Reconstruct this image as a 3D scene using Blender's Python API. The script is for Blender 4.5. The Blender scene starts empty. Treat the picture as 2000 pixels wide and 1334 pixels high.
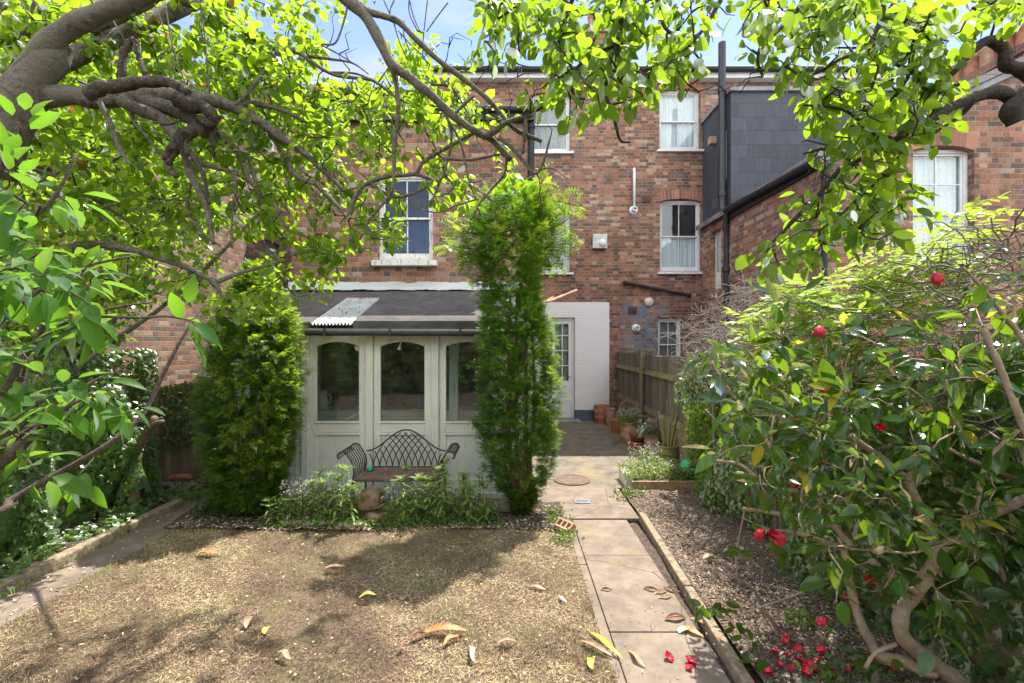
import bpy, math, random
import numpy as np
from mathutils import Vector, Matrix
R = math.radians
random.seed(7); rng = np.random.default_rng(11)
SC = bpy.context.scene
COL = SC.collection
# ---------------- camera ----------------
CAMZ = 1.9; F = 900.0           # camera height, focal length in pixels of a 2000 px wide picture
cd = bpy.data.cameras.new('camera'); cam = bpy.data.objects.new('camera', cd); COL.objects.link(cam)
cam.location = (0, 0, CAMZ); cam.rotation_euler = (R(90), 0, 0)
cd.sensor_width = 36; cd.lens = F / 2000 * 36; cd.clip_start = 0.05; cd.clip_end = 500
SC.camera = cam
# ---------------- sun and sky ----------------
SUNE = 65
SUNV = Vector((0.60, 0.80, 0)).normalized() * math.cos(R(SUNE)) + Vector((0, 0, math.sin(R(SUNE))))
sl = bpy.data.lights.new('sun', 'SUN'); so = bpy.data.objects.new('sun', sl); COL.objects.link(so)
sl.energy = 4.6; sl.angle = R(0.5); sl.color = (1.0, 0.94, 0.84)
so.rotation_euler = SUNV.to_track_quat('Z', 'Y').to_euler(); so.location = (10, 15, 20)
W = bpy.data.worlds.new('World'); SC.world = W; W.use_nodes = True
wt = W.node_tree; bg = wt.nodes['Background']
sky = wt.nodes.new('ShaderNodeTexSky'); sky.sky_type = 'NISHITA'; sky.sun_disc = False
sky.sun_elevation = R(SUNE); sky.sun_rotation = math.atan2(SUNV.x, SUNV.y); sky.air_density = 1.0; sky.dust_density = 0.3; sky.ozone_density = 1.0
tcw = wt.nodes.new('ShaderNodeTexCoord'); mpw = wt.nodes.new('ShaderNodeMapping'); mpw.inputs['Scale'].default_value = (1.2, 1.2, 5.5)
nzw = wt.nodes.new('ShaderNodeTexNoise'); nzw.inputs['Scale'].default_value = 2.6; nzw.inputs['Detail'].default_value = 7; nzw.inputs['Roughness'].default_value = .55
crw = wt.nodes.new('ShaderNodeValToRGB'); crw.color_ramp.elements[0].position = .48; crw.color_ramp.elements[1].position = .70
mxw = wt.nodes.new('ShaderNodeMix'); mxw.data_type = 'RGBA'; mxw.inputs[7].default_value = (2.6, 2.75, 2.95, 1)
wt.links.new(tcw.outputs['Generated'], mpw.inputs[0]); wt.links.new(mpw.outputs[0], nzw.inputs['Vector'])
wt.links.new(nzw.outputs[0], crw.inputs[0]); wt.links.new(crw.outputs[0], mxw.inputs[0]); tnt = wt.nodes.new('ShaderNodeMix'); tnt.data_type = 'RGBA'; tnt.blend_type = 'MULTIPLY'; tnt.inputs[0].default_value = 1; tnt.inputs[7].default_value = (.93, .87, 1.08, 1); wt.links.new(sky.outputs[0], tnt.inputs[6]); wt.links.new(tnt.outputs[2], mxw.inputs[6])
# bright cloud bank added out of view behind the camera to fill shaded walls
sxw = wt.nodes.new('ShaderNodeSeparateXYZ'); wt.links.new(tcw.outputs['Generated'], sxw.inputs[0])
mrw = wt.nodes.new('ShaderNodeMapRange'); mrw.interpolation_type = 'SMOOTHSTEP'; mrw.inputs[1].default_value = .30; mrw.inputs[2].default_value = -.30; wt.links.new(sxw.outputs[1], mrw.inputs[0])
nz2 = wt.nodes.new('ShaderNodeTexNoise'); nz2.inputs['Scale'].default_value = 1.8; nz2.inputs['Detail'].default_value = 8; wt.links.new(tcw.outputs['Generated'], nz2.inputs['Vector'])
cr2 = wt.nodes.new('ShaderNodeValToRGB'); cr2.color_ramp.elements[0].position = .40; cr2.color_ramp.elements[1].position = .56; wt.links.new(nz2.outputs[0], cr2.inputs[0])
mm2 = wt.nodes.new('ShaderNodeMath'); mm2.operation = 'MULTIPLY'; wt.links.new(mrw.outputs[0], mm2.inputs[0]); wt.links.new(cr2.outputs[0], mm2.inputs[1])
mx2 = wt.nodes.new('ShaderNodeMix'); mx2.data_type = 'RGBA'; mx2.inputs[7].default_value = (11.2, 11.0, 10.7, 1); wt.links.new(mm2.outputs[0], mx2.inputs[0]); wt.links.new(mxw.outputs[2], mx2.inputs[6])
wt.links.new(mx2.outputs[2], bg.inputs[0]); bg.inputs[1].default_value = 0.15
SC.view_settings.view_transform = 'Standard'; SC.view_settings.look = 'None'; SC.view_settings.gamma = 1; SC.view_settings.exposure = 1.15
try:
    cy = SC.cycles; cy.max_bounces = 8; cy.diffuse_bounces = 4; cy.glossy_bounces = 3; cy.transmission_bounces = 4; cy.transparent_max_bounces = 8; cy.caustics_reflective = False; cy.caustics_refractive = False
except Exception: pass

def P(px, py, d):               # a point seen at picture position px, py, d metres away from the camera
    return np.array([(px - 1000) / F * d, d, CAMZ + (667 - py) / F * d])
def G(px, py):                  # the ground point seen there
    d = CAMZ * F / (py - 667); return np.array([(px - 1000) / F * d, d, 0.0])

# ---------------- object helpers ----------------
def tag(o, label=None, cat=None, group=None, kind=None):
    if label: o['label'] = label
    if cat: o['category'] = cat
    if group: o['group'] = group
    if kind: o['kind'] = kind
    return o
def thing(name, loc, label, cat, group=None):
    o = bpy.data.objects.new(name, None); COL.objects.link(o); o.location = [float(v) for v in loc]; o.empty_display_size = .1
    return tag(o, label, cat, group)
def root_of(p):
    v = Vector((0, 0, 0))
    while p: v += p.location; p = p.parent
    return v
class MB:
    def __init__(s): s.V = []; s.F = []; s.n = 0; s.at = []
    def add(s, V, Fs, at=None):
        V = np.asarray(V, float).reshape(-1, 3); s.V.append(V)
        for f in Fs:
            s.F.append(np.asarray(f, int) + s.n)
        s.at.append(np.zeros((len(V), 3)) if at is None else np.asarray(at, float)); s.n += len(V)
    def box(s, x0, x1, y0, y1, z0, z1, M=None):
        V = np.array([(x, y, z) for x in (x0, x1) for y in (y0, y1) for z in (z0, z1)], float)
        if M is not None: V = np.array([list(M @ Vector(v)) for v in V])
        s.add(V, [[[0, 1, 3, 2], [4, 6, 7, 5], [0, 4, 5, 1], [2, 3, 7, 6], [0, 2, 6, 4], [1, 5, 7, 3]]])
    def quad(s, a, b, c, d): s.add([a, b, c, d], [[[0, 1, 2, 3]]])
    def tube(s, pts, rad, n=6, cap=True):
        pts = np.asarray(pts, float); m = len(pts)
        rad = np.full(m, rad) if np.isscalar(rad) else np.asarray(rad, float)
        T = np.gradient(pts, axis=0); T /= np.linalg.norm(T, axis=1)[:, None] + 1e-9
        u = np.cross(T[0], [0, 0, 1.0]);
        if np.linalg.norm(u) < .1: u = np.cross(T[0], [1.0, 0, 0])
        u /= np.linalg.norm(u); an = np.arange(n) * 2 * np.pi / n; V = []
        for i in range(m):
            u = u - T[i] * (u @ T[i]); u /= np.linalg.norm(u) + 1e-9; w = np.cross(T[i], u)
            V.append(pts[i] + rad[i] * (np.cos(an)[:, None] * u + np.sin(an)[:, None] * w))
        V = np.concatenate(V); k = np.arange(n); k2 = (k + 1) % n
        q = np.concatenate([np.stack([i * n + k, i * n + k2, (i + 1) * n + k2, (i + 1) * n + k], 1) for i in range(m - 1)])
        Fs = [q]
        if cap: Fs.append(np.array([k[::-1], (m - 1) * n + k]))
        s.add(V, Fs)
    def lathe(s, prof, c=(0, 0, 0), n=24):
        an = np.arange(n) * 2 * np.pi / n; V = np.concatenate([np.stack([c[0] + r * np.cos(an), c[1] + r * np.sin(an), np.full(n, c[2] + z)], 1) for r, z in prof])
        k = np.arange(n); k2 = (k + 1) % n
        s.add(V, [np.concatenate([np.stack([i * n + k, i * n + k2, (i + 1) * n + k2, (i + 1) * n + k], 1) for i in range(len(prof) - 1)])])
    def prism(s, poly, y0, y1, axis='y'):
        n = len(poly); f = (lambda p, t: (p[0], t, p[1])) if axis == 'y' else ((lambda p, t: (t, p[0], p[1])) if axis == 'x' else (lambda p, t: (p[0], p[1], t)))
        V = [f(p, y0) for p in poly] + [f(p, y1) for p in poly]; k = np.arange(n); k2 = (k + 1) % n
        s.add(V, [np.stack([k, k2, n + k2, n + k], 1), np.array([k[::-1], n + k])])
    def build(s, name, mat, parent=None, smooth=False, bevel=0, label=None, attr=False):
        V = np.concatenate(s.V) if s.V else np.zeros((0, 3))
        if parent is not None: V = V - np.array(root_of(parent))
        me = bpy.data.meshes.new(name)
        sizes = np.concatenate([np.full(len(f), f.shape[1]) for f in s.F]); loops = np.concatenate([f.ravel() for f in s.F])
        me.vertices.add(len(V)); me.vertices.foreach_set('co', V.astype(np.float32).ravel())
        me.loops.add(len(loops)); me.loops.foreach_set('vertex_index', loops.astype(np.int32))
        me.polygons.add(len(sizes)); st = np.concatenate([[0], np.cumsum(sizes)[:-1]])
        me.polygons.foreach_set('loop_start', st.astype(np.int32)); me.polygons.foreach_set('loop_total', sizes.astype(np.int32))
        me.polygons.foreach_set('use_smooth', np.full(len(sizes), bool(smooth)))
        if attr:
            a = me.attributes.new('lc', 'FLOAT_VECTOR', 'POINT'); a.data.foreach_set('vector', np.concatenate(s.at).astype(np.float32).ravel())
        me.update(calc_edges=True); me.validate()
        o = bpy.data.objects.new(name, me); COL.objects.link(o)
        if isinstance(mat, (list, tuple)):
            for m in mat: me.materials.append(m)
        elif mat: me.materials.append(mat)
        if parent is not None: o.parent = parent
        if bevel:
            b = o.modifiers.new('bevel', 'BEVEL'); b.width = bevel; b.segments = 2; b.limit_method = 'ANGLE'; b.angle_limit = R(40)
        if label: o['label'] = label
        if name in ('twigs', 'leaf_stalks', 'low_sprigs', 'flower_stalks', 'flowers', 'ivy_leaves', 'yellow_leaves'): o['kind'] = 'stuff'
        return o
def copy_tree(o, parent=None):
    c = o.copy(); COL.objects.link(c)
    if parent: c.parent = parent
    for ch in o.children: copy_tree(ch, c)
    return c

# ---------------- materials ----------------
class NT:
    def __init__(s, name):
        s.m = bpy.data.materials.new(name); s.m.use_nodes = True; s.t = s.m.node_tree; s.t.nodes.clear()
        s.out = s.t.nodes.new('ShaderNodeOutputMaterial'); s.geo = s.t.nodes.new('ShaderNodeNewGeometry'); s.pos = s.geo.outputs['Position']
    def n(s, typ, ins=None, **kw):
        nd = s.t.nodes.new('ShaderNode' + typ)
        for k, v in kw.items(): setattr(nd, k, v)
        for k, v in (ins or {}).items(): s.set(nd.inputs[k], v)
        return nd
    def set(s, sock, v):
        if isinstance(v, bpy.types.NodeSocket): s.t.links.new(v, sock)
        else:
            if isinstance(v, (tuple, list)) and len(v) == 3 and sock.type == 'RGBA': v = (*v, 1)
            sock.default_value = v
    def math(s, op, a, b=0.0, c=0.0, clamp=False):
        nd = s.n('Math', operation=op, use_clamp=clamp); s.set(nd.inputs[0], a); s.set(nd.inputs[1], b); s.set(nd.inputs[2], c); return nd.outputs[0]
    def mix(s, f, a, b, blend='MIX'):
        nd = s.n('Mix', data_type='RGBA', blend_type=blend); s.set(nd.inputs[0], f); s.set(nd.inputs[6], a); s.set(nd.inputs[7], b); return nd.outputs[2]
    def noise(s, scale, detail=4, rough=.55, vec=None, w=None):
        nd = s.n('TexNoise', {'Scale': scale, 'Detail': detail, 'Roughness': rough}); s.set(nd.inputs['Vector'], vec if vec is not None else s.pos); return nd.outputs[0]
    def ramp(s, f, stops, interp='LINEAR'):
        nd = s.n('ValToRGB'); cr = nd.color_ramp; cr.interpolation = interp
        while len(cr.elements) < len(stops): cr.elements.new(.5)
        for e, (p, c) in zip(cr.elements, stops):
            e.position = p; e.color = (*c, 1) if not np.isscalar(c) else (c, c, c, 1)
        s.set(nd.inputs[0], f); return nd.outputs[0]
    def scaled(s, v, sc):
        nd = s.n('VectorMath', {0: v, 1: sc}, operation='MULTIPLY'); return nd.outputs[0]
    def bump(s, h, strength=.5, dist=.01):
        nd = s.n('Bump', {'Strength': strength, 'Distance': dist, 'Height': h}); return nd.outputs[0]
    def princ(s, col, rough=.8, bump=None, **kw):
        nd = s.n('BsdfPrincipled', {'Base Color': col, 'Roughness': rough})
        if bump is not None: s.set(nd.inputs['Normal'], bump)
        for k, v in kw.items(): s.set(nd.inputs[k.replace('_', ' ')], v)
        s.t.links.new(nd.outputs[0], s.out.inputs[0]); return s.m

def simple(name, c1, c2, scale=8, rough=.8, bs=.3, bd=.005, detail=5, stops=(.35, .65), vecscale=None, bscale=None, **kw):
    t = NT(name); v = t.pos if vecscale is None else t.scaled(t.pos, vecscale)
    n = t.noise(scale, detail, .6, v); col = t.ramp(n, [(stops[0], c1), (stops[1], c2)])
    n2 = t.noise(bscale or scale * 3, 5, .65, v)
    return t.princ(col, rough, t.bump(n2, bs, bd), **kw)

def brick_mat(name, tint=1.0, patches=None, pale=0.0, painted=None):
    t = NT(name); sx = t.n('SeparateXYZ', {0: t.pos}); sn = t.n('SeparateXYZ', {0: t.geo.outputs['True Normal']})
    m = t.math
    ax = m('GREATER_THAN', m('ABSOLUTE', sn.outputs[0]), .5)
    u = m('ADD', m('MULTIPLY', sx.outputs[0], m('SUBTRACT', 1, ax)), m('MULTIPLY', sx.outputs[1], ax)); z = sx.outputs[2]
    w1 = t.noise(9, 2); w2 = t.noise(23, 2)
    u = m('ADD', u, m('MULTIPLY', m('SUBTRACT', w1, .5), .016)); z = m('ADD', z, m('MULTIPLY', m('SUBTRACT', w2, .5), .010))
    zr = m('DIVIDE', z, .0762); row = m('FLOOR', zr); fz = m('MULTIPLY', m('FRACT', zr), .0762)
    par = m('MODULO', m('ABSOLUTE', row), 2)
    uu = m('DIVIDE', m('ADD', m('ADD', u, 40), m('MULTIPLY', par, .16875)), .3375); cell = m('FLOOR', uu); fu = m('MULTIPLY', m('FRACT', uu), .3375)
    hd = m('GREATER_THAN', fu, .225); lu = m('SUBTRACT', fu, m('MULTIPLY', hd, .225)); wd = m('SUBTRACT', .225, m('MULTIPLY', hd, .1125))
    dz = m('MINIMUM', fz, m('SUBTRACT', .0762, fz)); du = m('MINIMUM', lu, m('SUBTRACT', wd, lu)); dd = m('MINIMUM', dz, du)
    edge = m('ADD', dd, m('MULTIPLY', m('SUBTRACT', t.noise(60, 3), .5), .006))
    br = t.n('MapRange', {0: edge, 1: .0032, 2: .0068}, interpolation_type='SMOOTHSTEP').outputs[0]
    idv = t.n('CombineXYZ', {0: row, 1: m('ADD', m('MULTIPLY', cell, 2), hd), 2: ax}).outputs[0]
    wn = t.n('TexWhiteNoise', {0: idv}, noise_dimensions='3D')
    cols = [(0, (.31, .12, .06)), (.15, (.37, .155, .085)), (.27, (.22, .09, .06)), (.37, (.43, .20, .11)), (.46, (.13, .07, .055)), (.56, (.34, .13, .07)), (.65, (.19, .09, .065)), (.74, (.44, .27, .17)), (.80, (.09, .065, .055)), (.86, (.27, .16, .11)), (.93, (.36, .27, .20)), (.97, (.15, .10, .08))]
    cols = [(p, tuple(min(.8, x * tint * (1 - pale) + pale * .48) for x in c)) for p, c in cols]
    bc = t.ramp(wn.outputs[0], cols, 'CONSTANT')
    hsv = t.n('HueSaturation', {'Color': bc, 'Saturation': .94, 'Value': m('ADD', .80, m('MULTIPLY', wn.outputs[0], .4))}); bc = hsv.outputs[0]
    bc = t.mix(m('MULTIPLY', t.ramp(t.noise(45, 5, .7), [(.48, 0.0), (.68, 1.0)]), .5), bc, (.40, .29, .22))
    bc = t.mix(m('MULTIPLY', t.ramp(t.noise(30, 5, .75), [(.34, 1.0), (.5, 0.0)]), .65), bc, (.07, .05, .045))
    mort = t.ramp(t.noise(14, 3), [(.3, (.26, .21, .15)), (.7, (.43, .35, .26))])
    col = t.mix(br, mort, bc)
    big = t.noise(.9, 4, .6); col = t.mix(m('MULTIPLY', t.ramp(big, [(.36, 0.0), (.64, 1.0)]), .38), col, (.5, .47, .44), 'MULTIPLY'); stn = t.noise(2.2, 6, .7, t.scaled(t.pos, (1.6, 1.6, .35))); col = t.mix(m('MULTIPLY', t.ramp(stn, [(.52, 0.0), (.68, 1.0)]), .45), col, (.45, .40, .34), 'MULTIPLY'); col = t.mix(m('MULTIPLY', t.ramp(t.noise(3.1, 5, .7), [(.58, 0.0), (.72, 1.0)]), .25), col, (.50, .44, .38))
    rough = .9
    for (x0, x1, z0, z1, c, soft, ny) in (patches or []):   # painted patches of the wall, with their own outline
        nz = m('MULTIPLY', m('SUBTRACT', t.noise(ny, 4, .65), .5), soft)
        ux = m('ADD', sx.outputs[0], nz); uz = m('ADD', sx.outputs[2], nz)
        k = m('MULTIPLY', m('MULTIPLY', m('GREATER_THAN', ux, x0), m('LESS_THAN', ux, x1)), m('MULTIPLY', m('GREATER_THAN', uz, z0), m('LESS_THAN', uz, z1)))
        if soft > .1: k = m('MULTIPLY', k, t.ramp(t.noise(7, 5, .7), [(.44, 0.0), (.56, .8)]))
        cc = t.mix(t.math('MULTIPLY', t.math('SUBTRACT', 1, br), .08), c, tuple(v * .75 for v in c))
        col = t.mix(k, col, cc)
    h = m('ADD', br, m('MULTIPLY', t.noise(70, 4, .7), .35))
    return t.princ(col, rough, t.bump(h, .8, .008))

def leaf_mat(name, base, var, trans, vein=0.0, gloss=.35, rough=.4, hue=.06, spot=None, tw=.5):
    t = NT(name); at = t.n('Attribute', attribute_name='lc', attribute_type='GEOMETRY'); s = t.n('SeparateXYZ', {0: at.outputs['Vector']})
    r = s.outputs[2]
    c = t.ramp(r, [(0, base), (.55, tuple((a + b) / 2 for a, b in zip(base, var))), (1, var)])
    if spot is not None: c = t.mix(t.math('GREATER_THAN', r, spot[0]), c, spot[1])
    if vein:
        k = t.math('LESS_THAN', s.outputs[1], .07); c = t.mix(t.math('MULTIPLY', k, vein), c, tuple(min(1, v * 2.4 + .03) for v in base))
    c = t.mix(t.math('MULTIPLY', t.noise(60, 3, .6), .35), c, tuple(v * .55 for v in base))
    trc = t.ramp(r, [(0, trans), (1, tuple(min(.95, a * 1.25) for a in trans))])
    if spot is not None: trc = t.mix(t.math('GREATER_THAN', r, spot[0]), trc, spot[1])
    bmp = t.bump(t.noise(90, 2), .25, .002)
    d = t.n('BsdfDiffuse', {'Color': c, 'Normal': bmp}); tr = t.n('BsdfTranslucent', {'Color': trc}); g = t.n('BsdfGlossy', {'Color': (1, 1, 1), 'Roughness': rough, 'Normal': bmp})
    a = t.n('MixShader', {0: tw, 1: d.outputs[0], 2: tr.outputs[0]})
    fr = t.n('Fresnel', {'IOR': 1.42}); k = t.math('MULTIPLY', fr.outputs[0], gloss * 1.3, clamp=True)
    b = t.n('MixShader', {0: k, 1: a.outputs[0], 2: g.outputs[0]}); t.t.links.new(b.outputs[0], t.out.inputs[0]); return t.m

def glass_mat(name, tint=(.9, .95, .95), dirt=.05):
    t = NT(name); tr = t.n('BsdfTransparent', {'Color': tint}); g = t.n('BsdfGlossy', {'Color': (1, 1, 1), 'Roughness': .012})
    fc = t.n('LayerWeight', {'Blend': .5}).outputs['Facing']; k = t.math('ADD', t.math('MULTIPLY', t.math('POWER', fc, 4), .85), .055, clamp=True)
    a = t.n('MixShader', {0: k, 1: tr.outputs[0], 2: g.outputs[0]})
    d = t.n('BsdfDiffuse', {'Color': (.6, .6, .57)}); dk = t.math('MULTIPLY', t.ramp(t.noise(6, 5, .7), [(.4, 0.0), (.8, 1.0)]), dirt)
    b = t.n('MixShader', {0: dk, 1: a.outputs[0], 2: d.outputs[0]}); t.t.links.new(b.outputs[0], t.out.inputs[0]); return t.m

def paint_mat(name, c=(.78, .78, .74), chips=.5, under=(.22, .17, .12), tone=None):
    t = NT(name); v = t.scaled(t.pos, (1, 1, .35))
    n = t.noise(22, 6, .72, v); k = t.ramp(n, [(.60 - .09 * chips, 0.0), (.64 - .09 * chips, 1.0)])
    g = t.ramp(t.noise(3, 4), [(.3, tuple(x * .84 for x in c)), (.7, c)])
    g = t.mix(t.math('MULTIPLY', t.noise(40, 4, .7, v), .3), g, tuple(x * .7 for x in c))
    col = t.mix(t.math('MULTIPLY', k, min(1, chips * 1.3)), g, under)
    return t.princ(col, .55, t.bump(t.math('ADD', t.math('MULTIPLY', k, -1), t.noise(30, 3)), .35, .003))

def bark_mat(name, c1, c2, sc=26, patch=None, crack=.16):
    t = NT(name); v = t.scaled(t.pos, (1, 1, 1)); n = t.noise(sc, 6, .7); col = t.ramp(n, [(.34, c1), (.66, c2)]); v2 = t.n('TexVoronoi', {'Scale': sc * 1.6, 'Vector': t.mix(.15, t.pos, t.n('TexNoise', {'Scale': 12.0, 'Vector': t.pos}).outputs[1])}, feature='DISTANCE_TO_EDGE'); ck = t.ramp(v2.outputs[0], [(0.0, 1.0), (.09, 0.0)]); ck = t.math('MULTIPLY', ck, crack); col = t.mix(t.math('MULTIPLY', ck, .8), col, tuple(x * .45 for x in c1))
    if patch: col = t.mix(t.ramp(t.noise(7, 4), [(.48, 0.0), (.62, .8)]), col, patch)
    n2 = t.noise(sc * 2.2, 5, .7)
    return t.princ(col, .85, t.bump(t.math('SUBTRACT', t.math('ADD', n, n2), ck), 1.0, .014))
MT = {}
MT['white'] = paint_mat('white_sash_paint', (.80, .81, .80), .25)
MT['whiteold'] = paint_mat('old_white_paint', (.80, .80, .75), .45, (.20, .18, .15)); MT['flash'] = paint_mat('painted_flashing', (.56, .60, .57), .05, (.3, .3, .27))
MT['cream'] = paint_mat('cream_joinery_paint', (.80, .81, .74), .26, (.34, .32, .27))
MT['glass'] = glass_mat('window_glass')
MT['curtain'] = simple('lace_curtain', (.70, .73, .76), (.90, .91, .93), 40, .9, .2, .002)
MT['dark_curtain'] = simple('grey_curtain', (.20, .20, .19), (.30, .29, .27), 10, .9, .2, .002)
MT['slate'] = None
MT['black'] = simple('black_pipe_paint', (.008, .009, .010), (.020, .021, .023), 12, .65, .1, .002)
MT['greypipe'] = simple('dark_soil_pipe', (.012, .014, .017), (.026, .029, .034), 12, .4, .1, .002)
MT['gutter'] = simple('dark_gutter', (.03, .035, .032), (.055, .06, .055), 12, .4, .1, .002)
MT['whitep'] = simple('white_plastic', (.68, .70, .70), (.80, .81, .80), 12, .4, .1, .001)
MT['terra'] = simple('terracotta', (.34, .13, .07), (.50, .24, .14), 14, .85, .3, .004)
MT['terrapale'] = simple('weathered_terracotta', (.36, .20, .12), (.54, .36, .24), 9, .9, .3, .004)
MT['lead'] = simple('lead_sheet', (.16, .17, .18), (.30, .31, .32), 6, .6, .2, .003)
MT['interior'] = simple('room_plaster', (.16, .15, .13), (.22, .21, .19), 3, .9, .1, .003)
# ---------------- wall with real openings ----------------
def wall(name, mat, parent, axis, at, thick, a0, a1, z0, z1, holes, into=1, label=None):
    """axis 'x': runs along x, front face at y=at, body at y=at..at+into*thick.  holes = (a0,a1,z0,z1)"""
    A = sorted(set([a0, a1] + [v for h in holes for v in h[:2]])); Z = sorted(set([z0, z1] + [v for h in holes for v in h[2:4]]))
    keep = {}
    for i in range(len(A) - 1):
        for j in range(len(Z) - 1):
            ca, cz = (A[i] + A[i + 1]) / 2, (Z[j] + Z[j + 1]) / 2
            keep[i, j] = not any(h[0] < ca < h[1] and h[2] < cz < h[3] for h in holes)
    f = (lambda a, t, z: (a, at + into * t, z)) if axis == 'x' else (lambda a, t, z: (at + into * t, a, z))
    b = MB()
    for (i, j), k in keep.items():
        if not k: continue
        x0, x1, w0, w1 = A[i], A[i + 1], Z[j], Z[j + 1]
        b.quad(f(x0, 0, w0), f(x1, 0, w0), f(x1, 0, w1), f(x0, 0, w1)); b.quad(f(x0, thick, w0), f(x0, thick, w1), f(x1, thick, w1), f(x1, thick, w0))
        if not keep.get((i - 1, j)): b.quad(f(x0, 0, w0), f(x0, 0, w1), f(x0, thick, w1), f(x0, thick, w0))
        if not keep.get((i + 1, j)): b.quad(f(x1, 0, w0), f(x1, thick, w0), f(x1, thick, w1), f(x1, 0, w1))
        if not keep.get((i, j - 1)): b.quad(f(x0, 0, w0), f(x0, thick, w0), f(x1, thick, w0), f(x1, 0, w0))
        if not keep.get((i, j + 1)): b.quad(f(x0, 0, w1), f(x1, 0, w1), f(x1, thick, w1), f(x0, thick, w1))
    return b.build(name, mat, parent, label=label)

def arch(parent, x0, x1, ztop, y, mat, h=.22, rise=.07, n=13, thick=.11, over=.09):
    b = MB(); c = (x0 + x1) / 2; hw = (x1 - x0) / 2
    def pt(u, up):      # u -1..1
        ang = u * .16; zz = ztop - rise * u * u
        return (c + u * (hw + .004) + math.sin(ang) * up, zz + up * math.cos(ang))
    for k in range(n):
        u0 = -1 - over / 2 + (2 + over) * k / n + .012; u1 = -1 - over / 2 + (2 + over) * (k + 1) / n - .012
        uj = random.uniform(-.004, .004)
        poly = [pt(u0, 0), pt(u1, 0), pt(u1, h + uj), pt(u0, h + uj)]
        b.prism(poly, y - .004 + random.uniform(-.002, .001), y + thick)
    o = b.build('arch_bricks', mat, parent)
    m2 = MB(); N = 12
    poly = [pt(-1 - over / 2 + (2 + over) * k / N, .003) for k in range(N + 1)] + [pt(1 + over / 2 - (2 + over) * k / N, h - .006) for k in range(N + 1)]
    m2.prism(poly, y - .001, y + thick - .004); m2.build('arch_mortar', MT['mortar'], o)
    return o

def sash(parent, x0, x1, z0, z1, y, bars=(1, 1), meet=.5, curtain=None, sillw=.09, sillmat='white', fr=.055, deep=.10, cz=(0, 1), lowbars=None, label=None, sillh=.075):
    """window as a part (frame) with sub-parts; y = outer wall face"""
    yf = y + deep; b = MB()
    b.box(x0, x0 + fr, yf, yf + .09, z0, z1); b.box(x1 - fr, x1, yf, yf + .09, z0, z1)
    b.box(x0 + fr, x1 - fr, yf, yf + .09, z1 - fr, z1); b.box(x0 + fr, x1 - fr, yf, yf + .09, z0, z0 + fr)
    X0, X1, Z0, Z1 = x0 + fr, x1 - fr, z0 + fr, z1 - fr; zm = Z0 + (Z1 - Z0) * meet
    r = .032
    for (a0, a1, yy, nb) in ((zm - .018, Z1, yf + .022, bars), (Z0, zm + .018, yf + .052, lowbars or bars)):
        b.box(X0, X0 + r, yy, yy + .03, a0, a1); b.box(X1 - r, X1, yy, yy + .03, a0, a1)
        bot = .07 if a0 == Z0 else .034
        b.box(X0 + r, X1 - r, yy, yy + .03, a1 - .034, a1); b.box(X0 + r, X1 - r, yy, yy + .03, a0, a0 + bot)
        for k in range(1, nb[0] + 1):
            xx = X0 + (X1 - X0) * k / (nb[0] + 1); b.box(xx - .010, xx + .010, yy + .003, yy + .027, a0 + bot, a1 - .034)
        for k in range(1, nb[1]):
            zz = a0 + (a1 - a0) * k / nb[1]; b.box(X0 + r, X1 - r, yy + .005, yy + .025, zz - .010, zz + .010)
    o = b.build('window', MT[sillmat] if sillmat == 'whiteold' else MT['white'], parent, bevel=.004, label=label)
    g = MB(); g.box(X0 + .01, X1 - .01, yf + .036, yf + .040, zm, Z1 - .01); g.box(X0 + .01, X1 - .01, yf + .066, yf + .070, Z0 + .01, zm); g.build('glass', MT['glass'], o)
    if sillw:
        s = MB(); s.prism([(y - sillw, z0 - sillh), (yf + .01, z0 - sillh), (yf + .01, z0 - .002), (y - sillw, z0 - .022)], x0 - .07, x1 + .07, 'x'); s.build('sill', MT[sillmat], o, bevel=.005)
    if curtain:
        N = 90; c = MB(); zz0 = z0 + (z1 - z0) * cz[0]; zz1 = z0 + (z1 - z0) * cz[1]
        xs = np.linspace(x0 + .02, x1 - .02, N); w = .022 * np.sin(xs * 68 + np.sin(xs * 17) * 2.2) + .01 * np.sin(xs * 141)
        V = []; rows = 8
        for r_ in range(rows + 1):
            k = r_ / rows; V += [(x + .008 * math.sin(k * 5 + x * 30), yf + .115 + ww * (1.2 - .5 * k) * .8, zz0 + (zz1 - zz0) * k) for x, ww in zip(xs, w)]
        q = [[r_ * N + i, r_ * N + i + 1, (r_ + 1) * N + i + 1, (r_ + 1) * N + i] for r_ in range(rows) for i in range(N - 1)]
        c.add(V, [q]); c.build('curtain', MT[curtain], o, smooth=True)
    return o

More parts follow.
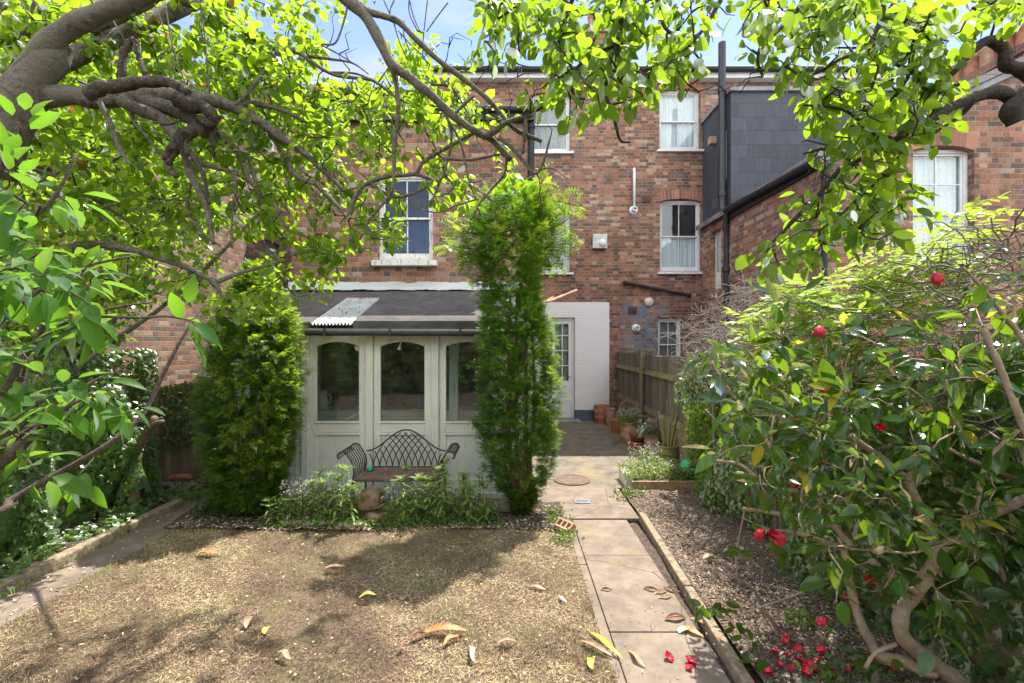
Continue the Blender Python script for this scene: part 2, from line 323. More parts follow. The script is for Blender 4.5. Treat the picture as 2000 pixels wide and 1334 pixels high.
MT['mortar'] = simple('lime_mortar', (.34, .28, .20), (.50, .42, .32), 20, .95, .3, .004)
def ib_mat(name, ramp):
    t = NT(name); c = t.ramp(t.geo.outputs['Random Per Island'], ramp, 'CONSTANT')
    c = t.mix(t.math('MULTIPLY', t.noise(40, 5, .7), .4), c, (.30, .18, .12))
    return t.princ(c, .9, t.bump(t.noise(60, 4), .5, .005))
MT['archbrick'] = ib_mat('arch_brick', [(0, (.42, .15, .085)), (.35, (.32, .12, .08)), (.6, (.50, .22, .13)), (.8, (.20, .09, .07))])
MT['archbrick2'] = ib_mat('arch_brick_dark', [(0, (.30, .12, .08)), (.3, (.42, .19, .12)), (.6, (.20, .09, .075)), (.8, (.36, .15, .09))])
def slate_mat(name, c1, c2, w, h, gx=.004, gz=.006, axis=None, offs=.5):
    t = NT(name); m = t.math; sx = t.n('SeparateXYZ', {0: t.pos}); sn = t.n('SeparateXYZ', {0: t.geo.outputs['True Normal']})
    ax = m('GREATER_THAN', m('ABSOLUTE', sn.outputs[0]), .5)
    u = m('ADD', m('MULTIPLY', sx.outputs[0], m('SUBTRACT', 1, ax)), m('MULTIPLY', sx.outputs[1], ax))
    zr = m('DIVIDE', sx.outputs[2], h); row = m('FLOOR', zr); fz = m('MULTIPLY', m('FRACT', zr), h); par = m('MODULO', m('ABSOLUTE', row), 2)
    uu = m('ADD', m('DIVIDE', m('ADD', u, 40), w), m('MULTIPLY', par, offs)); cell = m('FLOOR', uu); fu = m('MULTIPLY', m('FRACT', uu), w)
    wn = t.n('TexWhiteNoise', {0: t.n('CombineXYZ', {0: row, 1: cell, 2: 0}).outputs[0]}, noise_dimensions='3D')
    k = m('MAXIMUM', m('LESS_THAN', fu, gx), m('LESS_THAN', fz, gz))
    c = t.ramp(wn.outputs[0], [(0, c1), (1, c2)])
    c = t.mix(m('MULTIPLY', t.ramp(t.noise(5, 5, .7, t.scaled(t.pos, (4, 4, .5))), [(.5, 0.0), (.75, 1.0)]), .35), c, tuple(min(1, v * 2.2) for v in c2))
    c = t.mix(k, c, (.012, .012, .014)); 
    hh = m('SUBTRACT', m('MULTIPLY', m('DIVIDE', fz, h), -.6), m('MULTIPLY', k, .8))
    return t.princ(c, .62, t.bump(m('ADD', hh, m('MULTIPLY', wn.outputs[0], .2)), .5, .008))
MT['tilehung'] = slate_mat('slate_cladding', (.034, .039, .052), (.055, .063, .080), .34, .285)
MT['roofslate'] = slate_mat('roof_slate', (.13, .125, .125), (.24, .23, .23), .26, .13)

YM = 10.98; YW = 7.09; YR = 6.70
def mx(px): return (px - 1000) / F * YM
def mz(py): return CAMZ + (667 - py) / F * YM
def wx(px): return (px - 1000) / F * YW
def wz(py): return CAMZ + (667 - py) / F * YW
def rx(px): return (px - 1000) / F * YR
def rz(py): return CAMZ + (667 - py) / F * YR
XB = 2.52                       # boundary between the two houses
XR = 4.50
# ================= the middle house =================
house = thing('brick_house', (0, YM, 0), 'tall red brick terraced house in the middle, with a whitewashed patch round its back door', 'house')
MT['brickmain'] = brick_mat('main_house_brick', 1.03, [(-3, mx(1190), .27, mz(590), (.80, .80, .78), .012, 9), (-3, mx(1190), -.1, .265, (.10, .13, .17), .012, 9)])
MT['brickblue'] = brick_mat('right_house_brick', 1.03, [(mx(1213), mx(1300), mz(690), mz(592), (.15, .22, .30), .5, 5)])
w2 = (mx(1036), mx(1114), mz(296), mz(180)); w1 = (mx(1036), mx(1114), mz(531), mz(392)); door = (mx(1075), mx(1123), 0.0, mz(620))
wall('wall', MT['brickmain'], house, 'x', YM, .30, mx(845), XB, 0, mz(150), [w2, w1, door])
wall('stair_wall', MT['brickmain'], house, 'x', YM + .01, .28, mx(668), mx(845) - .002, wt_ + .27 if False else 5.2, mz(184), [])
b = MB(); b.tube([(mx(664), YM - .05, mz(182)), (mx(845), YM - .05, mz(182))], .055, 8); b.box(mx(664), mx(845) - .002, YM - .02, YM + .4, mz(184) + .001, mz(184) + .09); b.build('stair_gutter', MT['gutter'], house)
for w in (w2, w1): arch(house, w[0], w[1], w[3], YM, MT['archbrick'])
sash(house, w2[0], w2[1], w2[2], w2[3] - .02, YM, (0, 1), curtain='dark_curtain', cz=(0, 1))
sash(house, w1[0], w1[1], w1[2], w1[3] - .02, YM, (1, 1), curtain=None)
# door
b = MB(); dx0, dx1, dz1 = door[0], door[1], door[3]
b.box(dx0, dx0 + .05, YM + .09, YM + .17, 0.06, dz1); b.box(dx1 - .07, dx1, YM + .09, YM + .17, .06, dz1); b.box(dx0 + .05, dx1 - .07, YM + .09, YM + .17, dz1 - .07, dz1)
zs = .95
b.box(dx0 + .05, dx0 + .12, YM + .11, YM + .15, .06, dz1 - .07); b.box(dx1 - .14, dx1 - .07, YM + .11, YM + .15, .06, dz1 - .07); b.box(dx0 + .12, dx1 - .14, YM + .11, YM + .15, dz1 - .15, dz1 - .07)
b.box(dx0 + .12, dx1 - .14, YM + .11, YM + .15, .06, zs)
b.box((dx0 + dx1) / 2 - .01, (dx0 + dx1) / 2 + .012, YM + .115, YM + .145, zs, dz1 - .15)
for k in range(1, 4): b.box(dx0 + .12, dx1 - .14, YM + .117, YM + .143, zs + k * .36, zs + k * .36 + .022)
o = b.build('door', MT['white'], house, bevel=.004)
g = MB(); g.box(dx0 + .12, dx1 - .14, YM + .128, YM + .132, zs, dz1 - .15); g.build('glass', MT['glass'], o)
c = MB(); c.box(dx0 + .04, dx1 - .05, YM + .2, YM + .22, .1, dz1 - .06); c.build('curtain', MT['dark_curtain'], o)
b = MB(); b.lathe([(0, 0), (.025, 0), (.03, .02), (.012, .04), (0, .04)], (0, 0, 0), 12); ob = b
hb = MB(); hb.tube([(dx1 - .105, YM + .11, 1.05), (dx1 - .105, YM + .06, 1.05), (dx1 - .17, YM + .055, 1.05)], .009, 8); hb.build('handle', MT['black'], o)
b = MB(); b.box(dx0 - .1, dx1 + .1, YM - .35, YM + .06, 0, .06); b.build('doorstep', simple('step_stone', (.20, .19, .17), (.32, .30, .26), 8), house, bevel=.01)
# wing
MT['brickwing'] = brick_mat('wing_brick', 1.0)
ww = (wx(738), wx(846), wz(508), wz(336)); wt_ = 5.40
wall('wing_wall', MT['brickwing'], house, 'x', YW, .28, -3.38, .24, 0, wt_, [ww])
arch(house, ww[0], ww[1], ww[3], YW, MT['archbrick2'])
sash(house, ww[0], ww[1], ww[2], ww[3] - .02, YW, (1, 1), curtain=None, sillmat='whiteold', sillw=.12, sillh=.10, deep=.08, label='sash window with flaking paint and an old pale sill')
b = MB(); b.box(-3.38, -3.12, YW + .281, YM - .001, 0, wt_); b.box(-.02, .24, YW + .281, YM - .001, 0, wt_); b.box(-3.38, mx(845) - .003, YM, YM + .3, 0, 5.19); b.build('side_wall', MT['brickwing'], house)
b = MB(); b.prism([(-3.5, wt_ - .0), (.36, wt_), (.36, wt_ + .04), (-1.5, wt_ + .16), (-3.5, wt_ + .04)], YW - .12, YM - .002); b.build('wing_roof', MT['roofslate'], house)
b = MB(); b.tube([(-3.55, YW - .17, wt_ + .02), (.42, YW - .17, wt_ + .0)], .042, 10); b.box(-3.5, .36, YW - .115, YW - .002, wt_ - .14, wt_ - .002); b.build('wing_gutter', MT['gutter'], house, smooth=False)
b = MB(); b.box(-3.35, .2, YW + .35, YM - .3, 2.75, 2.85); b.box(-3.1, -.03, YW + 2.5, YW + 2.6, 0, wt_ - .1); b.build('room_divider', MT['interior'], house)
b = MB(); b.tube([(.30, YW - .02, wt_), (.30, YW - .02, 2.6)], .045, 10)
for z in (3.2, 4.2, 5.2): b.lathe([(.045, -.03), (.058, -.03), (.058, .03), (.045, .03)], (.30, YW - .02, z), 10)
b.build('downpipe', MT['black'], house, smooth=False)
# main roof, gutter, chimney
ez = mz(150)
b = MB(); xl = mx(845) - .15
V = [(xl, YM - .2, ez + .10), (8.6, YM - .2, ez + .10), (8.6, YM + 3.6, ez + 2.25), (xl + 2.2, YM + 3.6, ez + 2.25), (xl, YM + 3.6, ez + .1), (8.6, YM - .2, ez + .04), (xl, YM - .2, ez + .04), (8.6, YM + 3.6, ez + .04), (xl, YM + 3.6, ez + .04)]
b.add(V, [[[0, 1, 2, 3], [6, 8, 7, 5]], [[0, 3, 4]], [[0, 6, 5, 1]]]); b.build('roof', MT['roofslate'], house)
b = MB(); b.tube([(xl + .15, YM - .27, ez + .03), (XB - .02, YM - .27, ez + .03)], .06, 10); b.box(xl + .15, XB - .01, YM - .20, YM - .002, ez - .0, ez + .035); b.build('gutter', MT['black'], house)
b = MB(); b.box(mx(845), XB - .01, YM - .195, YM - .002, ez - .13, ez - .003); b.build('fascia', MT['white'], house)
ch = MB(); cx0, cx1 = 2.05, 2.85; ch.box(cx0, cx1, 12.6, 13.3, ez + .8, 10.35); ch.box(cx0 - .05, cx1 + .05, 12.55, 13.35, 10.35, 10.5)
co = ch.build('chimney', MT['brickmain'], house)
for k in range(2): p = MB(); p.lathe([(.14, 0), (.12, .1), (.11, .45), (.135, .47), (.135, .52), (.09, .52)], (cx0 + .2 + .4 * k, 12.95, 10.5), 16); p.build('chimney_pot', MT['terra'], co, smooth=True)
# wall furniture of the middle house
b = MB(); x = mx(1237); b.tube([(x, YM - .0, mz(332)), (x, YM - .07, mz(332)), (x, YM - .09, mz(338)), (x, YM - .09, mz(408))], .032, 10)
b.build('waste_pipe', MT['whitep'], house, smooth=True)
def flue(parent, px, py, r, mat='whitep', name='boiler_flue'):
    b = MB(); M = Matrix.Translation((mx(px), YM, mz(py))) @ Matrix.Rotation(R(90), 4, 'X'); l = MB(); l.lathe([(0, .0), (r, 0), (r, .03), (r * .8, .05), (r * .55, .05), (r * .55, .16), (r * .4, .16), (r * .4, .06), (0, .06)], (0, 0, 0), 20)
    V = np.concatenate(l.V); V = np.array([list(M @ Vector(v)) for v in V]); b.add(V, [np.concatenate(l.F)]); return b.build(name, MT[mat], parent, smooth=False)
flue(house, 1237, 411, .105)
b = MB(); x, z = mx(1170), mz(473); s = .17
b.box(x - s, x + s, YM - .14, YM - .002, z - s, z + s)
fo = b.build('extractor_vent', simple('weathered_plastic', (.42, .45, .40), (.62, .64, .60), 9, .6), house, bevel=.012)
l = MB(); l.lathe([(0, .06), (.05, .055), (.09, .02), (.10, 0)], (0, 0, 0), 16); V = np.array([list(Matrix.Translation((x + .06, YM - .14, z - .05)) @ Matrix.Rotation(R(90), 4, 'X') @ Vector(v)) for v in np.concatenate(l.V)])
b = MB(); b.add(V, [np.concatenate(l.F)]); b.build('vent_dome', MT['whitep'], fo, smooth=True)
def airbrick(parent, px, py, w, h, col, name='air_vent'):
    b = MB(); x, z = mx(px), mz(py); b.box(x - w, x + w, YM - .035, YM - .002, z - h, z + h)
    for k in range(5): b.box(x - w + .02, x + w - .02, YM - .045, YM - .036, z - h + .02 + k * (2 * h - .03) / 5, z - h + .03 + k * (2 * h - .03) / 5)
    return b.build(name, col, parent)
MT['brownvent'] = simple('brown_plastic', (.075, .04, .035), (.11, .06, .05), 9, .6)
MT['terravent'] = simple('terracotta_vent', (.30, .12, .08), (.40, .18, .12), 9, .8)
# (vents right of the pipe belong to the same wall)
airbrick(house, 1196, 183 + 0, .10, .085, MT['terravent'])
# ================= the right-hand house =================
rh = thing('brick_house', (XR, YM, 0), 'red brick house on the right, with slate-hung upper bay and projecting rear wing', 'house')
r2 = (mx(1288), mx(1368), mz(292), mz(172)); r1 = (mx(1289), mx(1370), mz(530), mz(388)); r0 = (mx(1285), mx(1332), mz(725), mz(620))
wall('wall', MT['brickblue'], rh, 'x', YM, .30, XB + .002, 9.0, 0, ez, [r2, r1, r0])
for w in (r2, r1): arch(rh, w[0], w[1], w[3], YM, MT['archbrick'])
sash(rh, r2[0], r2[1], r2[2], r2[3] - .02, YM, (1, 1), curtain='curtain', label='top floor sash window with lace curtains')
sash(rh, r1[0], r1[1], r1[2], r1[3] - .02, YM, (1, 1), curtain='curtain', cz=(0, .5), label='first floor sash window with a half-height net curtain')
sash(rh, r0[0], r0[1], r0[2], r0[3] - .02, YM, (1, 2), curtain='dark_curtain', sillw=.05)
b = MB(); b.tube([(XB + .02, YM - .27, ez + .03), (8.6, YM - .27, ez + .03)], .06, 10); b.box(XB + .01, 8.6, YM - .20, YM - .002, ez - .0, ez + .035); b.build('gutter', MT['black'], rh)
b = MB(); b.box(XB + .01, 8.6, YM - .195, YM - .002, ez - .13, ez - .003); b.build('fascia', MT['white'], rh)
airbrick(rh, 1262, 389, .10, .075, MT['brownvent']); airbrick(rh, 1235, 606, .10, .07, MT['brownvent']); airbrick(rh, 1261, 183, .10, .085, MT['terravent'])
flue(rh, 1242, 641, .10)
l = MB(); l.lathe([(0, .07), (.09, .065), (.11, .03), (.11, 0)], (0, 0, 0), 24); V = np.array([list(Matrix.Translation((mx(1267), YM, mz(590))) @ Matrix.Rotation(R(90), 4, 'X') @ Vector(v)) for v in np.concatenate(l.V)])
b = MB(); b.add(V, [np.concatenate(l.F)]); b.build('wall_lamp', simple('cream_enamel', (.62, .58, .45), (.70, .66, .52), 9, .4), rh, smooth=True)
b = MB(); b.tube([(mx(1216), YM - .07, mz(552)), (mx(1345), YM - .09, mz(578))], .038, 10)
for k in (.02, .5, .98): q = mx(1216) + (mx(1345) - mx(1216)) * k; b.tube([(q, YM - .07 - .02 * k, mz(552) - (mz(552) - mz(578)) * k), (q + .05, YM - .07 - .02 * k, mz(552) - (mz(552) - mz(578)) * (k + .03))], .05, 10)
b.build('sloping_pipe', MT['black'], rh)
# projecting rear wing of the right house
MT['brickright'] = brick_mat('right_wing_brick', 1.0)
sd = (9.92, 10.42, 3.05, 4.35)
wall('wing_side_wall', MT['brickright'], rh, 'y', XR, .26, YR + .261, YM - .001, 0, 4.60, [sd], into=1)
b = MB(); b.box(XR + .10, XR + .16, 9.92, 10.42, 3.05, 4.35); so_ = b.build('side_window_frame', MT['white'], rh)
b = MB(); b.box(XR + .09, XR + .098, 9.98, 10.36, 3.45, 4.29); b.build('glass', MT['glass'], so_)
wr = (rx(1783), rx(1903), rz(508), rz(284)); XK = 5.45
gz = lambda x: 4.60 + .46 * (x - XR)
wall('wing_wall', MT['brickright'], rh, 'x', YR, .26, XK, 10.5, 0, 4.98, [wr]); wall('wing_wall', MT['brickright'], rh, 'x', YR, .26, XR, XK, 0, 4.58, [])
b = MB(); b.prism([(XR, 4.581), (XK, 4.581), (XK, gz(XK)), (XR, 4.60)], YR, YR + .26); b.prism([(XK, 4.981), (10.5, 4.981), (10.5, gz(10.5)), (XK, gz(XK))], YR, YR + .26)
# keep the window hole: upper part of the opening is below 4.58 + arch
b.build('gable', MT['brickright'], rh)
arch(rh, wr[0], wr[1], wr[3], YR, MT['archbrick2'], h=.24)
sash(rh, wr[0], wr[1], wr[2], wr[3] - .02, YR, (1, 2), curtain='curtain', sillw=.12, meet=.42, lowbars=(1, 1), label='sash window with drawn net curtains on the gable end')
b = MB(); b.prism([(XR - .12, 4.53), (10.6, gz(10.6) - .02), (10.6, gz(10.6) + .09), (XR - .12, 4.64)], YR - .10, YM - .002); b.build('wing_roof', MT['roofslate'], rh)
b = MB(); b.prism([(XR - .1, 4.45), (10.6, gz(10.6) - .14), (10.6, gz(10.6) - .03), (XR - .1, 4.53)], YR - .06, YR - .003); b.build('verge_board', MT['lead'], rh)
b = MB(); b.tube([(XR - .10, YR - .05, 4.52), (XR - .10, 9.50, 4.60)], .065, 10); b.box(XR - .045, XR - .002, YR, 9.5, 4.42, 4.53); b.build('wing_gutter', MT['black'], rh)
b = MB(); b.tube([(XR + .1, YR - .06, 4.45), (XR + .0, YR - .06, 4.3), (XR + .0, YR - .06, 1.2)], .042, 10); b.build('downpipe', MT['black'], rh)
# slate-hung bay
b = MB(); b.box(XR + .04, 8.8, 9.56, YM - .003, 4.66, 7.08); bay = b.build('slate_hung_bay', MT['tilehung'], rh)
b = MB(); b.box(XR + .0, 8.86, 9.50, YM - .004, 7.081, 7.16); b.build('lead_capping', MT['lead'], bay); b = MB(); b.box(XR, XR + .05, 9.5, YM - .004, 4.58, 4.655); b.build('lead_drip', MT['lead'], bay)
b = MB(); b.box(XR + .02, XR + .038, 9.75, 10.05, 5.35, 6.35); wo = b.build('bay_window', MT['white'], rh); b = MB(); b.box(XR + .012, XR + .019, 9.80, 10.0, 5.42, 6.28); b.build('glass', MT['glass'], wo)
b = MB(); b.box(XR - .10, XR + .038, 10.22, 10.36, 6.30, 6.46); b.build('bay_vent', MT['terrapale'], rh)
b = MB(); x = XR - .07; b.tube([(x, 9.72, 8.2), (x, 9.72, 4.75), (x + .04, 9.60, 4.5), (x + .04, 9.60, 4.2)], .075, 12); b.tube([(x + .04, 9.60, 4.2), (x + .04, 9.60, .4)], .058, 12)
for z in (7.2, 5.0, 4.3, 3.4): b.lathe([(.07, -.05), (.09, -.05), (.09, .05), (.07, .05)], (x + (.04 if z < 4.4 else 0), 9.72 if z > 4.4 else 9.6, z), 12)
b.tube([(x - .03, 9.45, 4.55), (x + .0, 9.52, 4.3), (x + .04, 9.56, 4.1), (x + .04, 9.56, 3.9)], .035, 8)
b.build('soil_stack', MT['greypipe'], rh)
# chimney with row of pots
cs = MB(); cs.box(8.05, 8.5, 7.25, 8.75, 4.9, 6.45); cs.box(8.0, 8.55, 7.2, 8.8, 6.45, 6.58); so_ = cs.build('chimney', MT['brickright'], rh)
for k in range(5): p = MB(); p.lathe([(.15, 0), (.13, .1), (.125, .34), (.145, .36), (.145, .42), (.125, .43), (.125, .47), (.09, .47)], (8.27, 7.4 + .29 * k, 6.58), 16); p.build('chimney_pot', MT['terra'] if k != 2 else MT['terrapale'], so_, smooth=True)
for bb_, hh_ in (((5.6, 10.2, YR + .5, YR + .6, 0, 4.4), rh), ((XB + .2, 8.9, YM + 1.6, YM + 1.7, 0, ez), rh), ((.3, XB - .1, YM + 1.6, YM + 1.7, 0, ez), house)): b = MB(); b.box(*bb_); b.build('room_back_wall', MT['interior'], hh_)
# ================= the left-hand house =================
lh = thing('brick_house', (-5.3, 8, 0), 'brick house at the left, seen side on behind the trees', 'house')
MT['brickleft'] = brick_mat('left_house_brick', 1.05, pale=.12)
lw = (9.9, 10.55, 2.95, 4.1)
wall('side_wall', MT['brickleft'], lh, 'y', -5.3, .28, 4.4, YM - .001, 0, 5.97, [lw], into=-1)
b = MB(); b.box(-5.46, -5.40, 9.9, 10.55, 2.95, 4.1); o = b.build('window', MT['white'], lh); b = MB(); b.box(-5.398, -5.392, 9.98, 10.47, 3.03, 4.02); b.build('glass', MT['glass'], o)
lf = (mx(468), mx(535), mz(330), mz(252))
wall('rear_wall', MT['brickleft'], lh, 'x', YM, .28, -10.5, -3.382, 0, mz(182), [lf])
arch(lh, lf[0], lf[1], lf[3], YM, MT['archbrick2']); sash(lh, lf[0], lf[1], lf[2], lf[3] - .02, YM, (1, 1), curtain='curtain')
b = MB(); b.box(-9.5, -5.582, 4.4, 4.68, 0, 5.969); b.build('end_wall', MT['brickleft'], lh)
b = MB(); b.box(-9.6, -5.22, 4.3, YM - .002, 5.972, 6.05); b.build('flat_roof', MT['lead'], lh)
b = MB(); b.box(-7.9, -7.6, 8.0, YM - .003, 6.052, 8.5); o = b.build('party_wall', MT['brickleft'], lh)
for k in range(3): p = MB(); p.lathe([(.15, 0), (.13, .1), (.125, .34), (.145, .36), (.145, .42), (.09, .42)], (-7.75, 8.4 + 1.0 * k, 8.5), 16); p.build('chimney_pot', MT['terra'], o, smooth=True)
b = MB(); z = mz(182); b.box(-10.6, -3.3, YM - .25, YM - .002, z, z + .08); b.prism([(YM - .25, z + .081), (YM + 3.5, z + .081), (YM + 3.5, z + 1.3)], -10.6, -3.3, 'x'); b.build('roof', MT['roofslate'], lh)
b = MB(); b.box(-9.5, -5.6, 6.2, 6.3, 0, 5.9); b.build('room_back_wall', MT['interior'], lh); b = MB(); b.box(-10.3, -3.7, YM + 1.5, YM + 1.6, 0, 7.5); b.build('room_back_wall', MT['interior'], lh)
# ================= lean-to garden room =================
YL = 5.62
def lx(px): return (px - 1000) / F * YL
def lz(py): return CAMZ + (667 - py) / F * YL
lt = thing('garden_room', (-1.6, YL, 0), 'white-painted wooden lean-to garden room with arched windows and a felt roof', 'garden room')
pitch = .795; px0 = -3.38; zt = lz(652)
posts = [-3.33, lx(597), lx(722), lx(850), lx(978), .20]
for x in posts:
    b = MB(); w = .045; b.box(x - w, x + w, YL - .03, YL + .06, 0, zt); b.build('post', MT['cream'], lt, bevel=.006)
b = MB(); b.box(-3.40, .25, YL - .045, YL + .07, zt + .001, zt + .07); b.build('head_rail', MT['cream'], lt, bevel=.006)
b = MB(); b.box(-3.40, .25, YL - .055, YL + .07, -.02, .07); b.build('sill_beam', MT['cream'], lt, bevel=.006)
for i in range(len(posts) - 1):
    x0, x1 = posts[i] + .047, posts[i + 1] - .047
    if x1 - x0 < .15: continue
    y0, y1 = YL, YL + .045; g0, g1 = x0 + .085, x1 - .085; zg0, zg1 = lz(823), lz(668)
    if g1 - g0 < .1: g0, g1 = x0 + .04, x1 - .04
    b = MB(); b.box(x0, g0, y0, y1, .072, zt - .002); b.box(g1, x1, y0, y1, .072, zt - .002)
    N = 12; rise = .055
    cu = [(g0 + (g1 - g0) * k / N, zg1 - rise * abs(2 * k / N - 1) ** 2.2) for k in range(N + 1)]
    b.prism(cu + [(g1, zt - .002), (g0, zt - .002)], y0, y1)
    b.box(g0, g1, y0, y1, zg0 - .14, zg0); b.box(g0, g1, y0, y1, .072, .22)
    b.box(g0 - .012, g1 + .012, y0 - .014, y0 - .001, zg0 - .022, zg0 + .0); b.box(g0 - .012, g1 + .012, y0 - .014, y0 - .001, zg0 - .165, zg0 - .142)
    po = b.build('window', MT['cream'], lt, bevel=.005)
    b = MB(); b.box(g0, g1, y0 + .016, y1 - .012, .221, zg0 - .141); b.build('lower_panel', MT['cream'], po)
    b = MB(); b.box(g0 - .005, g1 + .005, y0 + .02, y0 + .024, zg0 - .005, zg1 + .005); b.build('glass', MT['glass'], po)
MT['whitebrick'] = brick_mat('whitewashed_inner_brick', 1.0, [(-9, 9, -1, 9, (.62, .62, .57), .012, 9)])
b = MB(); b.box(-3.2, -.15, 6.52, 7.0, 0, .92); b.build('inner_ledge', MT['whitebrick'], lt)
b = MB(); b.box(-.86, -.74, 6.3, 6.42, 0, 2.2); b.box(-3.0, -2.9, 6.9, 7.0, .92, 2.3); b.build('inner_jamb', MT['cream'], lt)
b = MB(); b.box(-3.36, -3.30, YL + .08, YW - .01, .0, 2.15); b.box(.17, .23, YL + .08, YW - .01, 0, 2.15); b.build('end_wall', MT['cream'], lt)
MT['felt'] = simple('roofing_felt', (.062, .055, .053), (.11, .10, .095), 5, .85, .5, .006, bscale=180)
zr1 = wz(572); zr0 = 2.10
def rq(mb, x0, x1, ta, tb, th=.035, lift=0):     # roof sheet between fractions ta..tb of the slope
    ya, yb = YW - .02 + (5.47 - YW + .02) * ta, YW - .02 + (5.47 - YW + .02) * tb; za, zb = zr1 + (zr0 - zr1) * ta + lift, zr1 + (zr0 - zr1) * tb + lift
    mb.prism([(ya, za), (yb, zb), (yb, zb - th), (ya, za - th)], x0, x1, 'x')
b = MB(); rq(b, -3.44, .30, 0, .985, .03, 0); 
b.build('roof_deck', MT['felt'], lt)
cx0_, cx1_ = -2.38, -1.90
b = MB(); rq(b, -3.46, cx0_ - .01, 0.001, 1.0, .02, .032); rq(b, cx1_ + .02, .32, .001, 1.0, .02, .045); rq(b, cx0_ - .012, cx1_ + .022, 0.0015, .26, .02, .038)
b.box(-3.46, cx0_ - .01, 5.452, 5.468, zr0 - .06, zr0 + .034); b.box(cx1_ + .02, .32, 5.445, 5.468, zr0 - .08, zr0 + .047)
b.build('felt_covering', MT['felt'], lt, bevel=.008)
t = NT('corrugated_sheet'); k = t.ramp(t.noise(13, 3, .6, t.scaled(t.pos, (1, 1.6, 1))), [(.60, 0.0), (.62, 1.0)]); c = t.mix(k, t.ramp(t.noise(4, 4), [(.3, (.42, .45, .43)), (.7, (.62, .64, .60))]), (.12, .07, .04))
MT['corr'] = t.princ(c, .6)
b = MB(); N = 145; xs = np.linspace(cx0_, cx1_, N); zz = .014 * np.sin(np.arange(N) / 12 * 2 * math.pi)
ta, tb = .2, 1.02; ya, yb = YW - .02 + (5.47 - YW + .02) * ta, YW - .02 + (5.47 - YW + .02) * tb; za, zb = zr1 + (zr0 - zr1) * ta + .018, zr1 + (zr0 - zr1) * tb + .018
V = [(x, ya, za + q) for x, q in zip(xs, zz)] + [(x, yb, zb + q) for x, q in zip(xs, zz)]; b.add(V, [[[i, N + i, N + i + 1, i + 1] for i in range(N - 1)]])
o = b.build('corrugated_panel', MT['corr'], lt); sm = o.modifiers.new('s', 'SOLIDIFY'); sm.thickness = .004
b = MB(); N = 60; xs = np.linspace(-3.44, .28, N); V = []
for r_, (yy, zz) in enumerate([(YW - .003, zr1 + .17), (YW - .012, zr1 + .10), (YW - .06, zr1 + .065), (YW - .13, zr1 + .035)]):
    V += [(x, yy - .006 * math.sin(x * 9 + r_), zz + .006 * math.sin(x * 13 + r_ * 2) + .004 * math.sin(x * 47)) for x in xs]
b.add(V, [[[r_ * N + i, (r_ + 1) * N + i, (r_ + 1) * N + i + 1, r_ * N + i + 1] for r_ in range(3) for i in range(N - 1)]]); o = b.build('flashing', MT['flash'], lt, smooth=True)
sm = o.modifiers.new('s', 'SOLIDIFY'); sm.thickness = .006
b = MB(); b.tube([(-3.5, 5.40, zr0 - .085), (.36, 5.40, zr0 - .10)], .042, 12)
for x in (-2.95, -2.18, -1.42, -.6, .1): b.box(x - .012, x + .012, 5.35, 5.60, zr0 - .135, zr0 - .04)
b.build('gutter', MT['gutter'], lt)
b = MB(); b.tube([P(1068, 590, 6.4), P(1126, 567, 6.9)], .018, 8); b.tube([P(1060, 592, 6.4), P(1080, 580, 6.7)], .012, 8); b.build('roof_batten', MT['terrapale'], lt)
# ================= ground =================
def grid(name, mat, x0, x1, y0, y1, nx, ny, zf, kind='structure', skip=None):
    xs = np.linspace(x0, x1, nx); ys = np.linspace(y0, y1, ny); X, Y = np.meshgrid(xs, ys); Z = zf(X, Y)
    V = np.stack([X.ravel(), Y.ravel(), Z.ravel()], 1); i, j = np.meshgrid(np.arange(nx - 1), np.arange(ny - 1)); a = (j * nx + i).ravel()
    b = MB(); b.add(V, [np.stack([a, a + 1, a + nx + 1, a + nx], 1)]); o = b.build(name, mat, smooth=True); tag(o, kind=kind); return o
_ph = rng.uniform(0, 6.28, (40,)); _fr = rng.uniform(-1, 1, (40, 2))
def wob(X, Y, s, a):
    z = 0
    for k in range(14): z = z + np.sin((X * _fr[k, 0] + Y * _fr[k, 1]) * s * (1 + k * .35) + _ph[k]) / (1 + k * .4)
    return z * a / 3
MT['soil'] = simple('soil', (.045, .032, .024), (.13, .095, .07), 30, .95, .9, .02, detail=8, bscale=55)
b = MB(); b.quad((-60, -60, -.03), (60, -60, -.03), (60, 60, -.03), (-60, 60, -.03)); tag(b.build('ground', MT['soil']), kind='structure')
def lawnz(X, Y): return .028 + wob(X, Y, 2.2, .022) + wob(X, Y, 9, .010) + wob(Y, X, 31, .006)
t = NT('dry_lawn'); c = t.ramp(t.noise(55, 8, .72), [(.34, (.045, .030, .020)), (.5, (.15, .10, .065)), (.68, (.34, .24, .15))])
c = t.mix(t.math('MULTIPLY', t.ramp(t.noise(1.6, 5, .65), [(.45, 0.0), (.66, 1.0)]), .5), c, (.20, .20, .07)); MT['lawn'] = t.princ(c, .95, t.bump(t.noise(120, 5, .7), .9, .02))
grid('lawn', MT['lawn'], -3.36, .575, -1.5, 4.68, 150, 240, lawnz)
t = NT('path_concrete'); m = t.math
c = t.ramp(t.noise(5, 7, .65), [(.32, (.15, .112, .085)), (.68, (.27, .215, .17))]); c = t.mix(m('MULTIPLY', t.ramp(t.noise(80, 4, .7), [(.55, 0.0), (.7, 1.0)]), .4), c, (.12, .09, .065))
vor = t.n('TexVoronoi', {'Scale': .75, 'Vector': t.mix(.06, t.pos, t.n('TexNoise', {'Scale': 5.0, 'Vector': t.pos}).outputs[1])}, feature='DISTANCE_TO_EDGE')
cr = m('LESS_THAN', vor.outputs[0], .0028); c = t.mix(m('MULTIPLY', cr, .8), c, (.07, .05, .035))
